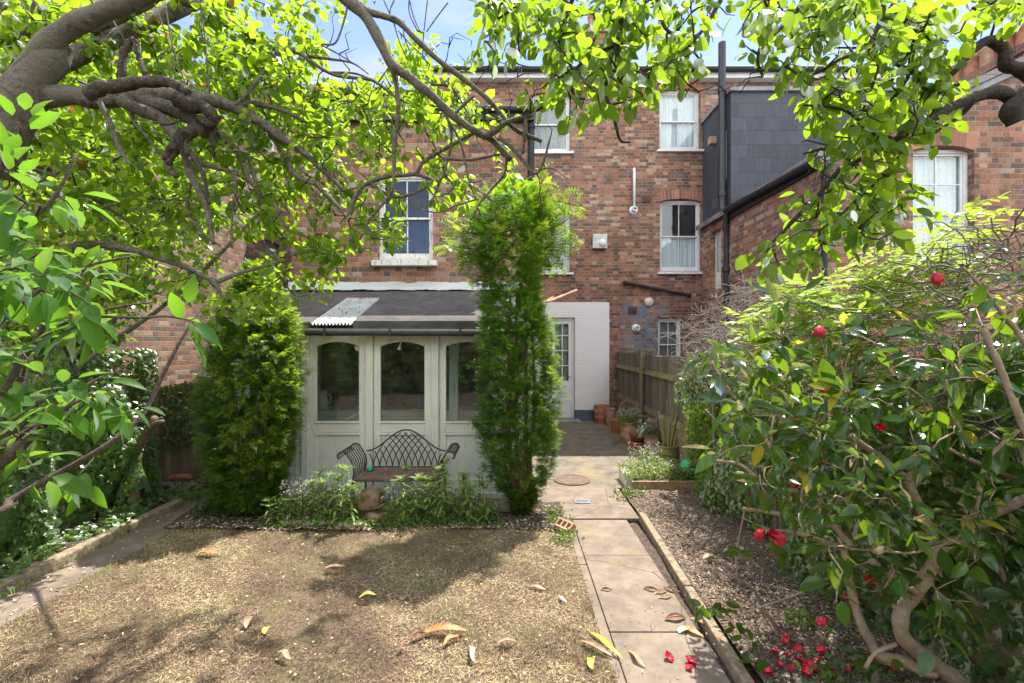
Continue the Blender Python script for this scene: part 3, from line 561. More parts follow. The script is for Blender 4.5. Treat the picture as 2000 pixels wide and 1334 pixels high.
moss = t.ramp(t.noise(3.2, 6, .7), [(.56, 0.0), (.66, 1.0)]); c = t.mix(m('MULTIPLY', moss, .5), c, (.22, .17, .05)); dm = t.ramp(t.noise(1.7, 7, .7), [(.5, 0.0), (.6, 1.0)]); c = t.mix(m('MULTIPLY', dm, .4), c, (.11, .085, .065))
MT['path'] = t.princ(c, .9, t.bump(m('SUBTRACT', t.noise(60, 5, .7), m('MULTIPLY', cr, 2)), .5, .006))
t = NT('patio_concrete'); m = t.math
c = t.ramp(t.noise(4, 7, .68), [(.30, (.075, .062, .05)), (.70, (.24, .205, .165))]); moss = t.ramp(t.noise(2.2, 6, .7), [(.48, 0.0), (.62, 1.0)]); c = t.mix(m('MULTIPLY', moss, .55), c, (.26, .20, .06))
c = t.mix(m('MULTIPLY', t.ramp(t.noise(38, 5, .7), [(.56, 0.0), (.66, 1.0)]), .5), c, (.32, .28, .24)); MT['patio'] = t.princ(c, .9, t.bump(t.noise(50, 5, .7), .6, .008))
def slab(name, x0, x1, y0, y1, z, mat, cuts=None):
    b = MB(); b.box(x0, x1, y0, y1, -.02, z); o = b.build(name, mat, bevel=.006); tag(o, kind='structure'); return o
sy = [-1.4, 0.2, 1.62, 2.96, 4.02, 4.83]
for i in range(5): slab('path', .585 + .045, 1.20, sy[i] + .004, sy[i + 1] - .004, .034 + .003 * (i % 2), MT['path'])
for i in range(6): slab('path_edging', .560, .622, -1.4 + i * 1.05, -1.4 + i * 1.05 + 1.035, .042, MT['path'])
slab('patio', -3.6, 2.46, 5.95, YM + .05, .012, MT['patio']); slab('patio', .30, 1.36, 4.90, 5.945, .020, MT['path']); slab('patio', -3.6, .295, 5.17, 5.945, .008, MT['patio'])
def soilz(a): return lambda X, Y: a + wob(X, Y, 5, .02) + wob(X, Y, 22, .012)
MT['bark'] = simple('bark_mulch', (.05, .035, .028), (.26, .19, .14), 48, .95, 1.0, .02, detail=8, stops=(.38, .62), bscale=70)
grid('flower_bed_soil', MT['bark'], 1.37, 2.62, -1.0, 5.75, 60, 240, soilz(.05)); grid('flower_bed_soil', MT['soil'], 1.19, 1.30, -1.0, 4.85, 6, 160, soilz(.012))
grid('flower_bed_soil', MT['soil'], -5.2, -3.88, -1.0, 6.3, 50, 240, soilz(.04)); grid('flower_bed_soil', MT['soil'], -3.5, .55, 4.60, 5.30, 150, 34, soilz(.045))
slab('path', -3.76, -3.37, -1.4, 2.9, .020, MT['path']); slab('path', -3.76, -3.37, 2.906, 5.16, .022, MT['path']); slab('path', -4.3, -3.61, 5.17, 6.6, .018, MT['path'])
# kerbs (setting of the path)
MT['kerb'] = simple('kerb_concrete', (.17, .125, .085), (.36, .28, .19), 20, .95, .7, .01, bscale=50)
for i in range(4):
    y0, y1 = -1.0 + i * 1.48, -1.0 + i * 1.48 + 1.465; xx = lambda y: 1.235 + .155 * (y - 2.5) / 3.3
    b = MB(); b.prism([(xx(y0), y0), (xx(y0) + .065, y0), (xx(y1) + .065, y1), (xx(y1), y1)], -.02, .085, 'z'); tag(b.build('kerb', MT['kerb'], bevel=.01), kind='structure')
for i, (y0, y1, dx) in enumerate([(-.8, .9, 0), (.91, 2.45, .012), (2.47, 3.05, -.012), (3.07, 5.28, 0)]):
    b = MB(); x = -3.88 + dx + .03 * (y0 - 2) / 3; b.prism([(x, y0), (x + .095, y0), (x + .115, y1), (x + .02, y1)], -.02, .105, 'z'); tag(b.build('kerb', MT['kerb'], bevel=.015), kind='structure')
b = MB(); b.box(1.50, 2.45, 5.76, 5.80, 0, .15); tag(b.build('kerb', simple('timber_edging', (.22, .14, .08), (.36, .25, .15), 14, .9), bevel=.005), kind='structure')

# ---- litter, chips, grass (countless small stuff) ----
def patchy(X, Y, r, n): return np.clip(.60 * r.uniform(size=n) + .42 * (.5 + wob(X, Y, 3.6, 1.3)) + .20 * (.5 + wob(Y, X, 10, 1.2)) - .10, 0, .985)
def chips(name, n, reg, zf, L, Wd, mat, seed, kind='stuff', flat=.35, label=None, cat=None, patch=False):
    r = np.random.default_rng(seed); x0, x1, y0, y1 = reg; u = r.uniform(size=n); Y = y0 + (y1 - y0) * u ** 1.35; X = r.uniform(x0, x1, n); Z = zf(X, Y)
    a = r.uniform(0, 6.28, n); l = r.uniform(*L, n); w = r.uniform(*Wd, n); t1 = r.normal(0, flat, n) * .5; t2 = r.normal(0, flat, n)
    d = np.stack([np.cos(a), np.sin(a), t1], 1); s = np.stack([-np.sin(a), np.cos(a), t2], 1); c = np.stack([X, Y, Z + .004 + l * np.abs(t1) * .5 + w * np.abs(t2) * .5], 1)
    e = c[:, None, :] + np.stack([-d * l[:, None] / 2, s * w[:, None] / 2 + np.array([0, 0, .1]) * w[:, None], d * l[:, None] / 2, -s * w[:, None] / 2], 1)
    at = np.repeat(np.stack([np.zeros(n), np.ones(n), patchy(X, Y, r, n) if patch else r.uniform(size=n)], 1), 4, 0); b = MB(); k = np.arange(n) * 4; k = k[(wob(X, Y, 5.1, 1.0) + wob(Y, X, 14, .7) + r.normal(0, .25, n)) > -.55] if patch else k; b.add(e.reshape(-1, 3), [np.stack([k, k + 1, k + 2, k + 3], 1)], at)
    o = b.build(name, mat, attr=True); return tag(o, label, cat, kind=kind)
def at_mat(name, stops, rough=.9, tr=None):
    t = NT(name); s = t.n('SeparateXYZ', {0: t.n('Attribute', attribute_name='lc', attribute_type='GEOMETRY').outputs['Vector']}); return t.princ(t.ramp(s.outputs[2], stops), rough)
MT['chip'] = at_mat('bark_chip', [(0, (.05, .035, .028)), (.4, (.15, .10, .07)), (.7, (.32, .24, .17)), (1, (.55, .46, .36))])
bz = soilz(.05)
chips('bark_chips', 26000, (1.38, 2.6, .6, 5.7), bz, (.010, .035), (.004, .012), MT['chip'], 3)
chips('bark_chips', 6000, (-5.1, -3.9, 1.8, 6.2), soilz(.04), (.010, .035), (.004, .012), MT['chip'], 4)
chips('leaf_litter', 5000, (-3.4, .5, 4.55, 5.2), soilz(.045), (.015, .05), (.006, .02), MT['chip'], 5)
chips('path_litter', 420, (.60, 1.30, 1.5, 4.9), lambda X, Y: X * 0 + .038, (.006, .022), (.003, .009), MT['chip'], 6)
chips('path_litter', 160, (-3.75, -3.38, 1.8, 5.2), lambda X, Y: X * 0 + .024, (.01, .05), (.006, .02), at_mat('pale_leaf_litter', [(0, (.2, .13, .07)), (.5, (.5, .42, .28)), (1, (.6, .58, .45))]), 7)
chips('leaf_litter', 1000, (-3.3, .55, 1.2, 5.0), lambda X, Y: lawnz(X, Y) + .015, (.012, .034), (.007, .018), at_mat('lawn_leaf_litter', [(0, (.12, .07, .04)), (.45, (.34, .24, .15)), (.8, (.56, .46, .32)), (.95, (.50, .46, .14)), (1, (.2, .3, .12))]), 8)
MT['straw'] = at_mat('dry_grass', [(0, (.06, .04, .025)), (.3, (.17, .115, .07)), (.5, (.33, .235, .14)), (.72, (.50, .37, .21)), (.94, (.66, .52, .32)), (1, (.26, .27, .10))])
chips('mown_grass', 110000, (-3.36, .575, 1.1, 4.7), lambda X, Y: lawnz(X, Y), (.016, .050), (.0016, .0036), MT['straw'], 9, flat=.5, patch=True)
def blades(name, n, reg, zf, H, wd, mat, seed, mask=None, lean=.8):
    r = np.random.default_rng(seed); x0, x1, y0, y1 = reg; Y = y0 + (y1 - y0) * r.uniform(size=n) ** 1.3; X = r.uniform(x0, x1, n)
    if mask is not None: k = mask(X, Y, r); X, Y = X[k], Y[k]; n = len(X)
    Z = zf(X, Y); a = r.uniform(0, 6.28, n); h = r.uniform(*H, n); w = r.uniform(*wd, n); ln = r.uniform(.1, lean, n) * h; d = np.stack([np.cos(a), np.sin(a), 0 * a], 1); s = np.stack([-np.sin(a), np.cos(a), 0 * a], 1)
    b0 = np.stack([X, Y, Z - .004], 1); mid = b0 + d * (ln * .35)[:, None] + np.array([0, 0, 1]) * (h * .6)[:, None]; tip = b0 + d * ln[:, None] + np.array([0, 0, 1]) * h[:, None]
    V = np.stack([b0 - s * w[:, None] / 2, b0 + s * w[:, None] / 2, mid + s * w[:, None] * .4, mid - s * w[:, None] * .4, tip], 1).reshape(-1, 3)
    k = np.arange(n) * 5; at = np.repeat(np.stack([np.zeros(n), np.ones(n), patchy(X, Y, r, n)], 1), 5, 0); b = MB(); b.add(V, [np.stack([k, k + 1, k + 2, k + 3], 1), np.stack([k + 3, k + 2, k + 4], 1)], at)
    o = b.build(name, mat, attr=True); return tag(o, kind='stuff')
blades('dry_grass', 80000, (-3.4, .6, 1.1, 4.75), lawnz, (.008, .030), (.0013, .003), MT['straw'], 10, mask=lambda X, Y, r: wob(X, Y, 6.3, 1.0) + wob(Y, X, 15, .6) + r.normal(0, .2, len(X)) > -.25, lean=1.2)
MT['gblade'] = at_mat('green_grass', [(0, (.10, .15, .03)), (.6, (.20, .26, .06)), (1, (.42, .40, .14))])
blades('green_grass', 26000, (-3.45, .6, 1.1, 4.8), lawnz, (.015, .05), (.002, .004), MT['gblade'], 12, mask=lambda X, Y, r: (wob(X, Y, 3.1, 1.0) + (X < -2.9) * .6 + r.normal(0, .15, len(X))) > .35)
blades('green_grass', 2600, (-3.9, -3.7, 1.5, 5.1), lambda X, Y: X * 0 + .03, (.015, .06), (.002, .004), MT['gblade'], 13)

# ================= fallen leaves, each a thing =================
def curl_leaf(L, Wd, curl, roll, seed, nx=12, ny=7):
    r = random.Random(seed); V = []
    for i in range(nx + 1):
        t_ = i / nx; w = Wd * math.sin(math.pi * min(1, t_ * .97 + .03)) ** .75 * (1 - .15 * t_); z0 = curl * L * math.sin(t_ * 3.0) ** 2 * .5
        for j in range(-ny, ny + 1):
            v = j / ny; a = v * roll; rr = w / max(.2, roll)
            V.append((t_ * L, math.sin(a) * rr * .9 + .006 * math.sin(t_ * 8), z0 + (1 - math.cos(a)) * rr + abs(math.sin(t_ * 42 + abs(v) * 4)) * .0035 * (1 - abs(v)) + (r.uniform(-1, 1) * .0015)))
    m = 2 * ny + 1; return V, [[i * m + j, (i + 1) * m + j, (i + 1) * m + j + 1, i * m + j + 1] for i in range(nx) for j in range(2 * ny)]
def leafcol(name, c1, c2): return leaf_simple(name, c1, c2)
def leaf_simple(name, c1, c2):
    t = NT(name); c = t.ramp(t.noise(24, 5, .7), [(.35, c1), (.65, c2)]); d = t.n('BsdfPrincipled', {'Base Color': c, 'Roughness': .5}); tr = t.n('BsdfTranslucent', {'Color': c}); mx_ = t.n('MixShader', {0: .25, 1: d.outputs[0], 2: tr.outputs[0]}); t.t.links.new(mx_.outputs[0], t.out.inputs[0]); return t.m
LM = {'orange': leaf_simple('orange_dead_leaf', (.38, .16, .05), (.62, .36, .16)), 'tan': leaf_simple('tan_dead_leaf', (.36, .22, .13), (.62, .46, .32)), 'brown': leaf_simple('brown_dead_leaf', (.16, .07, .04), (.32, .15, .08)), 'yellow': leaf_simple('yellow_dead_leaf', (.50, .44, .06), (.66, .60, .16)), 'pale': leaf_simple('pale_dead_leaf', (.50, .46, .36), (.72, .68, .55))}
FL = [  # px, py, length m, width, angle deg, curl, roll, colour, label
 (868, 1256, .30, .050, 5, .16, .9, 'orange', 'large orange dead leaf, biggest on the lawn, curled with raised tip'),
 (815, 1262, .13, .035, 215, .25, 1.3, 'brown', 'brown rolled leaf touching the left end of the large orange leaf'),
 (880, 1272, .13, .028, 228, .2, .9, 'orange', 'narrow orange leaf just below the large orange leaf'),
 (785, 1285, .06, .02, 80, .3, 1.1, 'brown', 'small upright brown leaf left of the large orange leaf'),
 (404, 1098, .20, .045, 0, .22, .7, 'orange', 'arched rust-orange leaf alone on the sunny left of the lawn'),
 (488, 1236, .13, .05, 100, .3, 1.6, 'tan', 'crumpled pale tan leaf near the lower left of the lawn'),
 (520, 1252, .08, .03, 110, .3, 1.0, 'yellow', 'small yellow-green leaf right of the crumpled tan leaf'),
 (655, 1125, .16, .03, 8, .15, .6, 'tan', 'long tan leaf lying in the middle distance of the lawn'),
 (718, 1184, .12, .03, 15, .4, .9, 'yellow', 'arched yellow-green leaf in the shaded middle of the lawn'),
 (555, 1302, .13, .025, 150, .2, 1.0, 'tan', 'tan leaf with orange tip at the lower edge of the lawn'),
 (922, 1298, .15, .025, 105, .2, 1.2, 'pale', 'narrow pale leaf standing on edge right of the large orange leaf'),
 (990, 1278, .12, .04, 10, .3, 1.4, 'tan', 'crinkled brown leaf at the right of the lawn'),
 (905, 1080, .10, .02, 3, .25, 1.0, 'brown', 'thin brown leaf in the shade at the back of the lawn'),
 (1050, 1168, .13, .03, 335, .2, .9, 'tan', 'tan leaf on the right edge of the lawn halfway down the path'),
 (1098, 1190, .10, .02, 300, .2, .8, 'pale', 'pale narrow leaf on the lawn beside the mossy path edge'),
 (1182, 1282, .30, .030, 300, .12, 1.0, 'yellow', 'long yellow leaf lying across the left edge of the path'),
 (1165, 1290, .22, .035, 318, .14, 1.2, 'tan', 'long brown-tan leaf beside the yellow leaf at the path edge'),
 (1153, 1318, .10, .03, 95, .2, .8, 'yellow', 'yellow leaf at the bottom edge between lawn and path'),
 (1243, 1305, .16, .022, 290, .25, 1.0, 'tan', 'curved tan leaf on the concrete path at the bottom'),
 (1185, 1167, .09, .018, 355, .2, 1.6, 'brown', 'small rolled brown leaf on the left of the path'),
 (1272, 1167, .12, .022, 345, .2, 1.6, 'brown', 'rolled brown leaf at the left of the heap on the path'),
 (1292, 1172, .13, .022, 20, .2, 1.6, 'tan', 'rolled tan leaf in the middle of the heap on the path'),
 (1300, 1182, .12, .022, 10, .2, 1.6, 'tan', 'rolled tan leaf nearest in the heap on the path'),
 (1312, 1168, .12, .025, 330, .25, 1.3, 'brown', 'brown leaf at the right of the heap against the kerb'),
 (1320, 1226, .16, .03, 8, .3, 1.3, 'brown', 'arched dark brown leaf against the kerb below the heap'),
 (1352, 1250, .15, .032, 310, .12, .6, 'orange', 'bright orange leaf lying against the kerb'),
 (1368, 1232, .14, .03, 318, .2, .6, 'orange', 'orange-yellow leaf on top of the kerb beside the path'),
 (1335, 1248, .09, .03, 30, .3, .6, 'pale', 'small pale folded leaf beside the bright orange leaf'),
 (1384, 1112, .15, .032, 35, .15, .7, 'tan', 'golden tan leaf lying on the bark mulch right of the path'),
 (1420, 1100, .12, .02, 45, .2, .8, 'pale', 'pale rolled leaf on the bark mulch beside the camellia stem'),
 (100, 1048 + 0, .14, .03, 0, .2, .8, 'yellow', 'yellow leaf on the soil left of the left-hand kerb'),
 (200, 1045, .12, .03, 355, .1, .6, 'pale', 'pale leaf lying on the left-hand kerb'),
]
for i, (px, py, L, Wd, ang, cu, ro, cn, lab) in enumerate(FL):
    p = G(px, py - 4); z = .04 if .6 < p[0] < 1.25 else (.09 if p[0] > 1.25 else .055)
    if p[0] < -3.4: z = .07 if py > 1046 else .11
    V, q = curl_leaf(L, Wd, cu, ro, i); V = np.array(V); V[:, 0] -= L / 2; ca, sa = math.cos(R(ang)), math.sin(R(ang))
    W_ = np.stack([V[:, 0] * ca - V[:, 1] * sa + p[0], V[:, 0] * sa + V[:, 1] * ca + p[1], V[:, 2] + z], 1)
    b = MB(); b.add(W_, [q]); o = b.build('fallen_leaf', LM[cn], smooth=True); tag(o, lab, 'leaf', 'large fallen leaves on the lawn and path')
# red camellia petals on the ground: one modelled bloom, copied
MT['petal'] = simple('red_petal', (.50, .012, .03), (.72, .05, .09), 60, .5, .2, .002)
def bloom_bm(R0=.028, seed=0, n=7):
    r = random.Random(seed); b = MB()
    for k in range(n):
        a = k * 2.4 + r.uniform(-.2, .2); tl = r.uniform(.2, 1.0); M = Matrix.Rotation(a, 4, 'Z') @ Matrix.Rotation(-tl, 4, 'Y'); V = []
        for i in range(5):
            for j in range(5):
                u = i / 4; v = (j - 2) / 2; w = R0 * .55 * math.sin(math.pi * (.12 + .8 * u)) ; V.append(list(M @ Vector((R0 * u * 1.1, v * w, R0 * .25 * (u * u + v * v * .6) + .003 * math.sin(5 * v + k)))))
        b.add(V, [[[i * 5 + j, (i + 1) * 5 + j, (i + 1) * 5 + j + 1, i * 5 + j + 1] for i in range(4) for j in range(4)]])
    return b
pt0 = None; rp = random.Random(5)
spots = [(1500, 1333), (1520, 1318), (1545, 1326), (1562, 1312), (1580, 1322), (1600, 1310), (1560, 1290), (1538, 1276), (1605, 1292), (1575, 1335), (1625, 1330), (1650, 1326), (1698, 1300), (1712, 1316), (1725, 1308), (1692, 1330), (1540, 1300), (1515, 1296), (1480, 1328), (1740, 1330), (1305, 1300 ), (1348, 1310), (1347, 1322), (1535, 1262), (1555, 1322), (1590, 1332)]
for i, (px, py) in enumerate(spots):
    p = G(px, py - 2); z = .055 if p[0] > 1.3 else .04
    if pt0 is None:
        pt0 = bloom_bm(.03, 3).build('fallen_petals', MT['petal'], smooth=True); o = pt0
    else: o = pt0.copy(); COL.objects.link(o)
    o.location = (p[0], p[1], z); o.rotation_euler = (rp.uniform(-.5, .5), rp.uniform(-.5, .5), rp.uniform(0, 6.28)); s = rp.uniform(.7, 1.25); o.scale = (s, s, s * .7)
    on = p[0] < 1.25
    tag(o, 'small red camellia bloom dropped on the concrete path' if on else 'red fallen camellia bloom lying on the mulch under the camellia', 'flower', 'red blooms dropped on the path' if on else 'red blooms dropped on the mulch')

# ================= bench =================
MT['iron'] = simple('bronze_iron', (.035, .026, .024), (.075, .05, .045), 30, .45, .3, .002)
MT['benchwood'] = simple('bench_slat_bronze', (.14, .075, .055), (.24, .14, .105), 18, .6, .3, .003, vecscale=(1, 8, 1))
bx, by = -1.25, 5.18; bench = thing('garden_bench', (bx, by, 0), 'bronze metal bench with arched lattice back and scrolled arms before the garden room', 'bench')
hw = .415; zs = .40; yb = by + .22
top = lambda x: .575 + .245 * (0.5 + 0.5 * math.cos(math.pi * min(1, abs(x) / (hw + .05)))) + .035
b = MB(); xs = np.linspace(-hw - .05, hw + .05, 33); b.tube([(bx + x, yb + .03 + .05 * (top(x) - zs), top(x)) for x in xs], .0095, 8)
b.tube([(bx - hw, yb, zs + .03), (bx + hw, yb, zs + .03)], .010, 8)
sl_ = hw * 1.85
for k in range(-11, 12):     # interlaced pointed arches
    x0 = k * hw / 5.5
    for sg in (-1, 1):
        pts = []
        for q in np.linspace(0, 1, 16):
            zz = zs + .03 + q * .46; x = x0 + sg * (.30 * q ** 1.9 + .02 * q) * 1.0
            if abs(x) > hw + .02: break
            if zz > top(x) - .004: break
            pts.append((bx + x, yb + .05 * (zz - zs), zz))
        if len(pts) > 2 and abs(x0) <= hw * 1.0: b.tube(pts, .0065, 6)
b.build('backrest', MT['iron'], bench, smooth=True)
b = MB()
for k in range(7): b.box(bx - hw - .04, bx + hw + .04, by - .20 + k * .058, by - .20 + k * .058 + .046, zs - .012 + .02 * abs(k - 3) / 3, zs + .004 + .02 * abs(k - 3) / 3)
b.build('seat', MT['benchwood'], bench, bevel=.003)
b = MB(); b.tube([(bx - hw - .06, by - .21, zs), (bx + hw + .06, by - .21, zs)], .011, 8); b.tube([(bx - hw - .06, by + .21, zs), (bx + hw + .06, by + .21, zs)], .009, 8); b.build('seat_frame', MT['iron'], bench)
for sg in (-1, 1):
    b = MB(); prof = []
    for q in np.linspace(0, 1, 26):      # arm sweep: up from the seat, over, down into an outward scroll
        if q < .45: u = q / .45; x = hw + .055 - .02 * math.sin(u * 3.14) + .05 * u ** 3; z = zs + .26 * u
        else:
            u = (q - .45) / .55; a = math.pi - u * 4.6; rr = .062 * (1 - .62 * u); cx_, cz_ = hw + .055 + .05 + .062, zs + .26
            x = cx_ + rr * math.cos(a) + .02 * u; z = cz_ + rr * math.sin(a)
        prof.append((x, z))
    for k in range(8): b.tube([(bx + sg * x, by - .21 + k * .06, z) for x, z in prof], .006 if 0 < k < 7 else .009, 6)
    o = b.build('armrest', MT['iron'], bench, smooth=True)
    for yy in (-.21, .21):
        l = MB(); l.tube([(bx + sg * (hw + .055), by + yy, zs), (bx + sg * (hw + .045), by + yy, .2), (bx + sg * (hw + .075), by + yy + .03 * np.sign(yy), 0.0)], .011, 8); l.build('leg', MT['iron'], bench)
def ball(name, c, r, mat, lab, holes=False, cat='ball'):
    b = MB(); l = []; N = 18
    for i in range(N + 1): a = -math.pi / 2 + math.pi * i / N; l.append((max(1e-4, r * math.cos(a)), r * math.sin(a)))
    b.lathe(l, c, 24); o = b.build(name, mat, smooth=True); return tag(o, lab, cat)
t = NT('green_ball'); v = t.n('TexVoronoi', {'Scale': 42.0, 'Vector': t.pos}); k = t.math('LESS_THAN', v.outputs['Distance'], .34); MT['gball'] = t.princ(t.mix(k, (.05, .42, .28), (.01, .04, .03)), .45)
ball('toy_ball', tuple(P(723, 916, 5.28)), .036, MT['gball'], 'small green ball full of holes on the left end of the bench seat')
ball('toy_ball', tuple(P(789, 913, 5.32)), .024, simple('orange_ball', (.62, .28, .12), (.75, .40, .20), 60, .6), 'small orange ball at the back of the bench seat')
t = NT('green_football'); v = t.n('TexVoronoi', {'Scale': 11.0, 'Vector': t.pos}, feature='DISTANCE_TO_EDGE'); k = t.math('LESS_THAN', v.outputs[0], .035); MT['fball'] = t.princ(t.mix(k, (.02, .42, .14), (.12, .55, .25)), .3)
slab('flower_bed_soil', 1.605, 2.44, 5.805, 6.48, .135, MT['soil']); gb = P(1345, 912, 6.05); gb[2] = .245
ball('football', (gb[0], gb[1], gb[2]), .115, MT['fball'], 'shiny green football in the planting beside the canes pot')

# ================= pots =================
def pot(px0, px1, pytop, pybot, mat, lab, kind=0, z0=0.0, group=None, d=None):
    s = (pybot - 667) / (CAMZ - z0) if d is None else F / d
    d = F / s; r = (px1 - px0) / 2 / s; h = (pybot - pytop) / s; c = P((px0 + px1) / 2, pybot, d); c[1] += r * .8
    zb = z0 if d is None else z0
    b = MB(); k = .74
    if kind == 0: pr = [(0, .0), (r * k, 0), (r * .93, h * .78), (r, h * .79), (r * 1.0, h), (r * .9, h), (r * .86, h * .80), (r * .8, h * .72), (0, h * .72)]
    elif kind == 1: pr = [(0, 0), (r * .82, 0), (r * .93, h * .3), (r * .96, h * .33), (r * .94, h * .36), (r * .97, h * .62), (r, h * .65), (r * .97, h * .68), (r * .96, h * .93), (r * 1.0, h * .95), (r * 1.0, h), (r * .88, h), (r * .85, h * .85), (0, h * .85)]
    else: pr = [(0, 0), (r * .70, 0), (r * .9, h * .5), (r, h), (r * .9, h), (r * .8, h * .7), (0, h * .7)]
    b.lathe(pr, (c[0], c[1], z0), 32)
    o = b.build('plant_pot', mat, smooth=False); tag(o, lab, 'plant pot', group)
    mod = o.modifiers.new('b', 'BEVEL'); mod.width = .006; mod.segments = 2
    for p_ in o.data.polygons: p_.use_smooth = True
    so_ = MB(); rr = r * .84; hz = z0 + h * (.80 if kind != 1 else .88)
    so_.lathe([(0.001, hz + .005), (rr * .6, hz + .01), (rr, hz)], (c[0], c[1], 0), 20); so_.build('potting_soil', MT['soil'], o)
    return o, c, r, h
GP = 'pots along the fence'
pot(1162, 1194, 793, 828, MT['terra'], 'plain terracotta pot nearest the whitewashed wall', 1, group=GP)
pot(1184, 1203, 798, 832, MT['terrapale'], 'narrow pale pot just behind the second terracotta pot', 1, group=GP)
_, c3, r3, h3 = pot(1194, 1217, 818, 848, MT['terra'], 'terracotta pot holding a bare leaning stem', 0, group=GP)
_, c4, r4, h4 = pot(1214, 1250, 826, 869, MT['terrapale'], 'tall banded pot overflowing with white-flowered plants', 1, group=GP)
o6, c6, r6, h6 = pot(1234, 1263, 864, 884, MT['terra'], 'low terracotta pot under the red-brown bowl', 0, group=GP)
b = MB(); b.lathe([(0, 0), (.10, 0), (.14, .10), (.15, .135), (.135, .135), (.12, .1), (0, .09)], (c6[0], c6[1], h6 + .002), 28); tag(b.build('plant_bowl', MT['brownvent'] if False else simple('red_brown_glaze', (.17, .05, .035), (.26, .09, .06), 10, .45), smooth=True), 'red-brown bowl set on a low terracotta pot', 'plant bowl', GP)
_, c7, r7, h7 = pot(1262, 1296, 850, 892, MT['terrapale'], 'pale clay pot with a bushy grey-green plant beside the canes', 1, group=GP)
MT['mossglaze'] = simple('moss_green_glaze', (.16, .17, .06), (.30, .29, .12), 7, .5, .3, .003)
_, c8, r8, h8 = pot(1289, 1330, 873, 917, MT['mossglaze'], 'moss-green pot full of bamboo canes', 1, group=GP)
MT['cane'] = simple('bamboo_cane', (.28, .21, .10), (.48, .40, .20), 30, .6, .3, .003, vecscale=(4, 4, 1)); MT['canegreen'] = simple('mossy_cane', (.16, .18, .06), (.32, .32, .12), 20, .7)
for i, (px, py, dx, r_, mm) in enumerate([(1286, 803, -.04, .007, 'cane'), (1293, 812, -.03, .022, 'canegreen'), (1303, 780, -.01, .006, 'cane'), (1306, 822, 0, .010, 'cane'), (1314, 795, .01, .007, 'canegreen'), (1322, 808, .03, .016, 'canegreen'), (1317, 826, .02, .024, 'canegreen'), (1328, 815, .05, .008, 'cane')]):
    tp = P(px, py, c8[1]); b = MB(); bx_ = (c8[0] + dx * .8, c8[1] + random.uniform(-.04, .04), .1); b.tube([bx_, tuple((np.array(bx_) + tp) / 2 + [0, 0, 0]), tuple(tp)], r_, 8)
    tag(b.build('garden_cane', MT[mm]), ['thin outermost cane leaning left from the moss-green pot', 'thick split green cane left of centre in the moss-green pot', 'tallest thin tan cane in the moss-green pot', 'short tan cane in the middle of the moss-green pot', 'thin mossy cane right of the tallest cane', 'flat green cane near the right rim of the moss-green pot', 'thickest dark-topped bamboo stub in the moss-green pot', 'thin tan cane leaning right from the moss-green pot'][i], 'cane', 'canes in the moss-green pot')
b = MB(); q = P(1226, 941, 6.05); b.box(q[0] - .05, q[0] + .06, 5.95, 6.35, 0, .17); tag(b.build('planter_box', MT['whiteold'], bevel=.01), 'low off-white planter box end at the corner of the bark bed', 'planter')
# things on the ledge inside the lean-to
def ledge(px, w, h, mat, lab, cat='plant pot', kind=0, jug=False):
    x = (px - 1000) / F * 6.7; b = MB(); r = w / 2
    pr = [(0, 0), (r * .75, 0), (r * .95, h * .8), (r, h * .8), (r, h), (r * .88, h), (r * .8, h * .6), (0, h * .5)] if kind == 0 else [(0, 0), (r * .8, 0), (r, h * .35), (r * .75, h * .75), (r * .85, h), (r * .7, h), (r * .6, h * .7), (0, h * .5)]
    b.lathe(pr, (x, 6.72, .922), 24); o = b.build('jug' if jug else ('vase' if cat == 'vase' else 'plant_pot'), mat, smooth=True); tag(o, lab, cat, 'pots on the ledge inside the garden room')
    if jug: k = MB(); a = np.linspace(-1.3, 1.3, 9); k.tube([(x + r * .9 + .05 * math.cos(q), 6.72, .922 + h * .55 + .07 * math.sin(q)) for q in a], .01, 6); k.build('handle', mat, o)
ledge(629, .16, .26, MT['whiteold'], 'pale jug with a handle inside the left arched window', 'jug', 1, True)
ledge(654, .12, .09, MT['brownvent'], 'dark low bowl next to the pale jug behind the glass', 'plant pot'); ledge(672, .13, .07, MT['terra'], 'shallow terracotta dish inside the left arched window'); ledge(686, .13, .15, MT['terra'], 'tall terracotta pot at the right of the left arched window')
ledge(750, .15, .18, MT['mossglaze'], 'greenish pot at the left of the middle arched window'); ledge(775, .16, .10, MT['terra'], 'wide terracotta pot in the middle arched window'); ledge(800, .16, .13, MT['terrapale'], 'stacked pale pots in the middle arched window'); ledge(820, .10, .20, simple('turquoise_glaze', (.03, .22, .26), (.06, .34, .38), 5, .3), 'turquoise vase at the right of the middle arched window', 'vase', 1)
# manhole, drain, bricks, stones
b = MB(); q = G(1128, 945); b.lathe([(0.001, .026), (.19, .026), (.195, .022), (.205, .022), (.21, .028), (.245, .028), (.25, .012)], (q[0] - .06, q[1] + .0 + .12, 0), 40)
t = NT('rusty_cast_iron'); MT['castiron'] = t.princ(t.ramp(t.noise(14, 5), [(.3, (.10, .06, .045)), (.7, (.20, .135, .10))]), .8, t.bump(t.n('TexVoronoi', {'Scale': 60.0, 'Vector': t.pos}).outputs[0], .6, .006))
tag(b.build('manhole_cover', MT['castiron'], smooth=False), 'round rusty manhole cover on the patio', 'manhole cover')
q = G(1137, 984); b = MB(); b.box(q[0] - .085, q[0] + .085, q[1] - .055, q[1] - .038, .020, .030); b.box(q[0] - .085, q[0] + .085, q[1] + .038, q[1] + .055, .020, .030); b.box(q[0] - .085, q[0] - .07, q[1] - .038, q[1] + .038, .020, .030); b.box(q[0] + .07, q[0] + .085, q[1] - .038, q[1] + .038, .020, .030)
for k in range(9): b.box(q[0] - .066 + k * .0155, q[0] - .058 + k * .0155, q[1] - .038, q[1] + .038, .021, .028)
